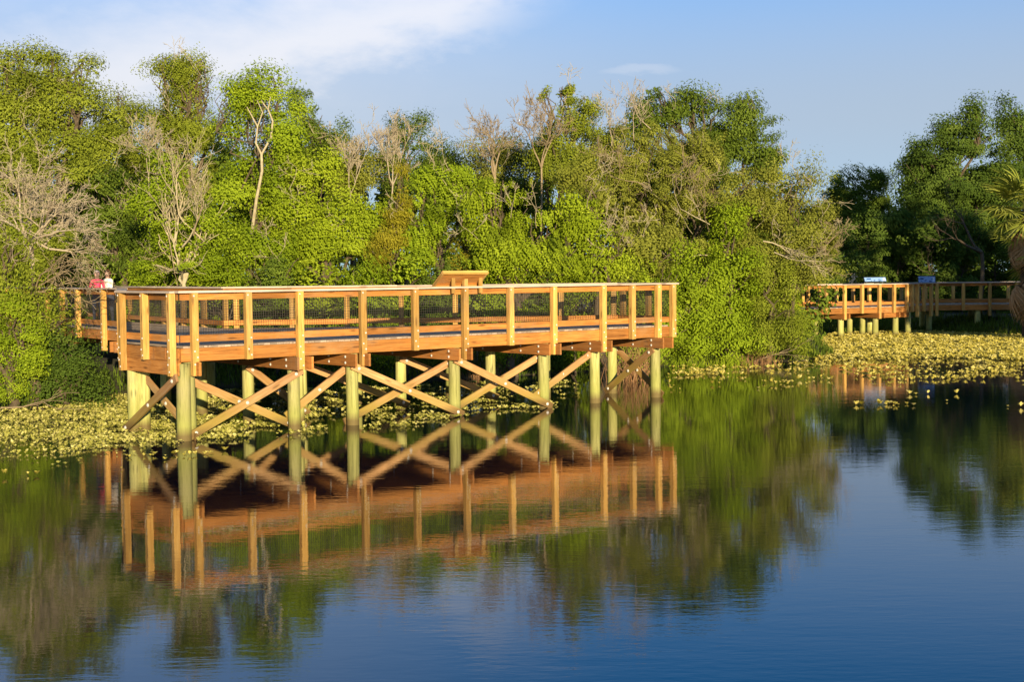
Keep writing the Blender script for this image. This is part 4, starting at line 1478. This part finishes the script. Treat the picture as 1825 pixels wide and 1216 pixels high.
def fbm(x, y, s, seed):
    return hash_noise(x, y, s, seed) + 0.5 * hash_noise(x, y, s * 2.3, seed + 4) + 0.25 * hash_noise(x, y, s * 5, seed + 8)


def sstep(v, a, b):
    v = (v - a) / (b - a)
    v = 0.0 if v < 0 else 1.0 if v > 1 else v
    return v * v * (3 - 2 * v)


def w2(px, py):
    """where the water shows at a photo pixel"""
    d = CR @ Vector(((px - 912.5) / FPX, (608.0 - py) / FPX, -1.0))
    k = -CAM_H / d.z
    return (d.x * k, d.y * k)


left_poly = [w2(*p) for p in ((-40, 735), (60, 722), (200, 700), (330, 735), (330, 790), (230, 812), (100, 832), (-40, 838))]


def keep_left(x, y):
    e = sstep(y, 23.6, 25.2)
    return min(1.0, (0.12 + 0.88 * sstep(fbm(x, y, 0.8, 2.0), -0.45, 0.15)) * (0.15 + 0.85 * e) * (0.25 + 0.75 * sstep(y + x * 0.25, 22.6, 24.0)))


scatter('floating_plants', 'dense yellow green mat of floating plants at the left by the end piles', 'water plants', [left_poly], 175, 0.042, 201, L_MATL, keep_left, zmax=0.06)
under_poly = [w2(*p) for p in ((330, 700), (700, 690), (1000, 676), (1050, 690), (1010, 725), (830, 745), (700, 765), (560, 775), (400, 785), (320, 790))]


def keep_under(x, y):
    n_ = fbm(x, y, 0.9, 5.0)
    return sstep(n_, -0.2 + 0.045 * max(0, x + 5), 0.5 + 0.03 * max(0, x + 5))


scatter('floating_plants', 'broken patches of floating plants among the platform piles', 'water plants', [under_poly], 130, 0.05, 202, L_MATL, keep_under, zmax=0.07)
far_poly = [w2(*p) for p in ((1350, 640), (1430, 618), (1480, 598), (1620, 592), (1900, 592), (1900, 648), (1700, 640), (1500, 645))]
scatter('floating_plants', 'broad pale yellow mat of floating plants in front of the far boardwalk', 'water plants', [far_poly], 75, 0.075, 203, L_MAT,
        lambda x, y: min(1.0, 0.25 + 0.75 * sstep(fbm(x, y, 0.5, 8.0) + 0.12 * (y - 49.5), -0.5, 0.2)), zmax=0.16)
mid_poly = [w2(*p) for p in ((1180, 660), (1260, 640), (1420, 640), (1825, 646), (1825, 700), (1600, 705), (1400, 705), (1190, 716))]


def keep_mid(x, y):
    n_ = fbm(x * 0.7, y * 1.1, 0.8, 11.0)
    base = 0.75 * sstep(y, 36, 46)
    return base * sstep(n_, -0.1, 0.6) + 0.5 * sstep(n_, 0.35, 0.8) * sstep(y, 37, 44)


scatter('floating_plants', 'thin scattered floating leaves on the open water before the right hand bank', 'water plants', [mid_poly], 60, 0.068, 204, L_MAT, keep_mid, zmax=0.08)
strag = [w2(*p) for p in ((1480, 705), (1825, 700), (1825, 760), (1560, 745))]
scatter('floating_plants', 'few loose floating leaves on the dark water at right', 'water plants', [strag], 22, 0.075, 205, L_MAT,
        lambda x, y: 0.6 * sstep(fbm(x * 0.45, y * 1.6, 0.8, 17.0), 0.3, 0.75), zmax=0.05)
fl = [w2(*p) for p in ((-20, 835), (240, 812), (320, 790), (420, 800), (300, 825), (150, 850), (-20, 862))]
scatter('floating_plants', 'thinning fringe of floating leaves before the left mat', 'water plants', [fl], 55, 0.055, 206, L_MAT,
        lambda x, y: 0.5 * sstep(fbm(x * 0.6, y * 1.3, 1.1, 21.0), 0.1, 0.6), zmax=0.05)


def reeds(label, px, Y, w, n, h, seed, mat=L_DRY, name='reed_clump'):
    c = at(px, 640, Y)
    gz = max(-0.1, ground_z(c.x, Y))
    root = empty(name, (c.x, Y, gz))
    tag(root, label, 'reeds')
    rng = np.random.default_rng(seed)
    V, F, T = [], [], []
    for i in range(n):
        p = np.array([rng.normal() * w * 0.35, rng.normal() * 0.25, 0.0])
        d = np.array([rng.normal() * 0.28, rng.normal() * 0.2, 1.0])
        L = h * rng.uniform(0.5, 1.15)
        s_ = np.array([rng.uniform(0.6, 1.0), rng.uniform(-0.5, 0.5), 0]) * 0.012
        tt = float(np.clip(0.5 + 0.25 * rng.normal(), 0, 1))
        b_ = len(V)
        bend = np.array([rng.normal() * 0.35, rng.normal() * 0.2, -0.25 * rng.random()])
        for f in (0, 0.4, 0.75, 1.0):
            q = p + d * L * f + bend * L * f ** 3
            V.extend([q - s_ * (1.05 - f), q + s_ * (1.05 - f)])
            T.extend([tt, tt])
        for k in range(3):
            F.append([b_ + 2 * k, b_ + 2 * k + 1, b_ + 2 * k + 3, b_ + 2 * k + 2])
    link_mesh('stalks', np_mesh('stalks', np.array(V), np.array(F), tint=np.array(T)), mat, root, Matrix.Translation(root.location))
    return root


reeds('brown dry reed clump seen under the right end of the platform', 1128, 40.5, 0.9, 150, 1.5, 301)
reeds('small tuft of dry reeds at the bank below the olive bush', 1352, 47.0, 1.2, 110, 0.6, 302)
reeds('low green sedge tuft at the waterline just right of the platform end', 1222, 46.3, 1.0, 130, 0.55, 303, L_BRIGHT)
reeds('low green sedge tuft at the waterline below the vine clad shrub', 1288, 46.6, 1.3, 120, 0.5, 304, L_LIME)
reeds('brown sedge tuft under the middle of the platform', 860, 41.6, 1.3, 110, 0.7, 305)
reeds('green sedge tuft under the platform left of its middle', 640, 40.6, 1.5, 130, 0.7, 306, L_BRIGHT)
# driftwood on the bank
for i, (px, py, Y, lab) in enumerate(((1375, 632, 47.4, 'pale drift branches lying at the waterline below the olive bush'), (45, 722, 33.0, 'brown drift branches at the waterline below the left bush'))):
    p_ = at(px, py, Y)
    root = empty('drift_branch', (p_.x, p_.y, 0.0))
    tag(root, lab, 'branch')
    bare_part(root, 'branch', np.array([p_.x - 0.6, p_.y, 0.08]), (1, -0.1, 0.12), 1.2, 0.03, 2, 310 + i, B_TWIG, kids=3, spread=0.35, trop=0.0)


# grass on the banks
rng = np.random.default_rng(77)
gp = []
for x0, x1, dep, n_ in ((-16, 13.0, 4.0, 9000), (13.0, 29.0, 7.0, 14000), (-30, -14, 4.0, 2500)):
    xs = rng.uniform(x0, x1, n_)
    ys = np.interp(xs, SX, SY) + rng.random(n_) ** 1.3 * dep - 0.15
    for x, y in zip(xs, ys):
        gp.append((x, y, max(0.0, ground_z(x, y))))
gp = np.array(gp)
n_ = len(gp)
hh = rng.uniform(0.18, 0.5, n_)
gp[:, 2] += hh * 0.45
nrm_ = rng.normal(size=(n_, 3)) * np.array([1, 1, 0.25]) + np.array([0, -0.4, 0.2])
V, F, T = leaves_mesh(gp, nrm_, hh, 0.035, rng, np.clip(0.45 + 0.25 * rng.normal(size=n_), 0, 1), rng.normal(size=(n_, 3)) * 0.35 + np.array([0, 0, 1.5]))
o = link_mesh('bank_grass', np_mesh('bank_grass', V, F, tint=T), L_DARK)
tag(o, 'rough green grass growing along the banks under the trees', 'grass', kind='stuff')

# ------------------------------------------------------------------ two people on the approach walk
def person(label, x, y, face, h, shirt, legs, hair, skin, hat=None, long_hair=False, lean=0.0, seed=0):
    root = empty('person', (x, y, DECK))
    tag(root, label, 'person')
    s = h / 1.7
    J = {}
    E = []

    def j(n, p_, r, par=None):
        J[n] = (Vector(p_), r)
        if par:
            E.append((par, n))
    ln = lean
    j('pel', (0, 0, 0.92), 0.135)
    j('waist', (0, ln * 0.3, 1.06), 0.115, 'pel')
    j('chest', (0, ln * 0.7, 1.27), 0.14, 'waist')
    j('sh', (0, ln, 1.40), 0.10, 'chest')
    j('neck', (0, ln * 1.1, 1.47), 0.05, 'sh')
    j('chin', (0, ln * 1.2 + 0.015, 1.53), 0.065, 'neck')
    j('head', (0, ln * 1.25 + 0.01, 1.605), 0.085, 'chin')
    j('top', (0, ln * 1.25, 1.665), 0.06, 'head')
    for sd_, nm in ((-1, 'l'), (1, 'r')):
        j('shl' + nm, (0.16 * sd_, ln, 1.38), 0.06, 'sh')
        j('elb' + nm, (0.22 * sd_, ln + 0.10, 1.13), 0.042, 'shl' + nm)
        j('wri' + nm, (0.17 * sd_, ln + 0.30, 1.07), 0.028, 'elb' + nm)
        j('palm' + nm, (0.16 * sd_, ln + 0.37, 1.065), 0.03, 'wri' + nm)
        for k in range(4):
            a = (k - 1.5) * 0.019
            fl_ = (0.062, 0.072, 0.068, 0.052)[k]
            j('f%d%s' % (k, nm), (0.16 * sd_ + a, ln + 0.39 + fl_ * 0.6, 1.06), 0.0095, 'palm' + nm)
            j('g%d%s' % (k, nm), (0.16 * sd_ + a, ln + 0.39 + fl_, 1.035), 0.008, 'f%d%s' % (k, nm))
        j('th' + nm, (0.16 * sd_ - 0.045 * sd_, ln + 0.375, 1.05), 0.011, 'palm' + nm)
        j('hip' + nm, (0.09 * sd_, 0, 0.86), 0.095, 'pel')
        j('knee' + nm, (0.10 * sd_, 0.02, 0.48), 0.06, 'hip' + nm)
        j('ank' + nm, (0.10 * sd_, -0.01, 0.09), 0.042, 'knee' + nm)
        j('toe' + nm, (0.11 * sd_, 0.14, 0.045), 0.038, 'ank' + nm)
    names = list(J)
    idx = {n: i for i, n in enumerate(names)}
    me = bpy.data.meshes.new('body')
    me.from_pydata([J[n][0] * s for n in names], [(idx[a], idx[b_]) for a, b_ in E], [])
    o = bpy.data.objects.new('body_tmp', me)
    col.objects.link(o)
    sk = o.modifiers.new('skin', 'SKIN')
    for n in names:
        v = me.skin_vertices[0].data[idx[n]]
        v.radius = (J[n][1] * s, J[n][1] * s)
    me.skin_vertices[0].data[0].use_root = True
    sub = o.modifiers.new('sub', 'SUBSURF')
    sub.levels = sub.render_levels = 2
    dg = bpy.context.evaluated_depsgraph_get()
    m2 = bpy.data.meshes.new_from_object(o.evaluated_get(dg))
    bpy.data.objects.remove(o)
    m2.name = 'body'
    # nose and eye sockets pulled from the head surface
    hc = J['head'][0] * s
    for v in m2.vertices:
        d = v.co - hc
        if d.z > -0.10 * s and d.length < 0.16 * s and v.co.z > 1.5 * s:
            if abs(d.x) < 0.022 * s and d.y > 0.05 * s and -0.04 * s < d.z < 0.015 * s:
                v.co.y += 0.018 * s
            if 0.02 * s < abs(d.x) < 0.045 * s and d.y > 0.05 * s and 0.0 < d.z < 0.03 * s:
                v.co.y -= 0.008 * s
            if abs(d.x) > 0.07 * s and abs(d.y) < 0.03 * s and abs(d.z) < 0.03 * s:
                v.co.x *= 1.14
    m2.materials.clear()
    for mm in (skin, shirt, legs):
        m2.materials.append(mm)
    for p_ in m2.polygons:
        c = p_.center / s
        k = 0
        if c.z < 0.98 and abs(c.x) < 0.26 and c.y < 0.26:
            k = 2
        elif c.z < 1.45 and ((abs(c.x) < 0.185 and c.z > 0.9 and c.y < ln + 0.2) or c.z > 1.16):
            k = 1
        p_.material_index = k
        p_.use_smooth = True
    M = Matrix.Translation((x, y, DECK)) @ Matrix.Rotation(face, 4, 'Z')
    link_mesh('body', m2, None, root, M)
    # hair: a cap of strands over the skull
    rng = np.random.default_rng(seed)
    V, F = [], []
    for a in range(22):
        for b_ in range(9):
            th = 2 * math.pi * a / 22
            ph = (b_ / 8) * (1.75 if math.sin(th) < 0.35 else 1.05)
            rr = 0.098 * s * (1 + 0.05 * rng.normal())
            z = math.cos(ph) * rr * 1.15
            if long_hair and b_ == 8 and math.sin(th) < 0.2:
                z -= 0.09 * s
            V.append((math.sin(ph) * rr * math.cos(th) * 0.98, math.sin(ph) * rr * math.sin(th) * 1.05 - 0.006, z))
    for a in range(22):
        for b_ in range(8):
            a2 = (a + 1) % 22
            F.append((a * 9 + b_, a2 * 9 + b_, a2 * 9 + b_ + 1, a * 9 + b_ + 1))
    hm = np_mesh('hair', np.array(V), np.array(F), True)
    link_mesh('hair' if hat is None else 'hat', hm, hair if hat is None else hat, root, M @ Matrix.Translation(hc + Vector((0, -0.004, 0.012))))
    return root


M_SKIN = flat_mat('skin', (0.55, 0.33, 0.23), 0.5)
M_PINK = flat_mat('pink cloth', (0.75, 0.05, 0.12), 0.8)
M_CREAM = flat_mat('cream cloth', (0.85, 0.78, 0.66), 0.8)
M_TROU = flat_mat('dark trousers', (0.05, 0.06, 0.09), 0.8)
M_BROWN = flat_mat('brown hair', (0.16, 0.065, 0.02), 0.55)
M_PALEHAT = flat_mat('pale cap', (0.72, 0.55, 0.48), 0.8)
person('person in a pink top and pale cap bending on the walkway at left', -11.78, 38.3, R(200), 1.56, M_PINK, M_TROU, M_BROWN, M_SKIN, hat=M_PALEHAT, lean=0.10, seed=1)
person('person with brown hair and a cream top on the walkway at left', -11.44, 38.35, R(150), 1.58, M_CREAM, M_TROU, M_BROWN, M_SKIN, long_hair=True, lean=0.05, seed=2)
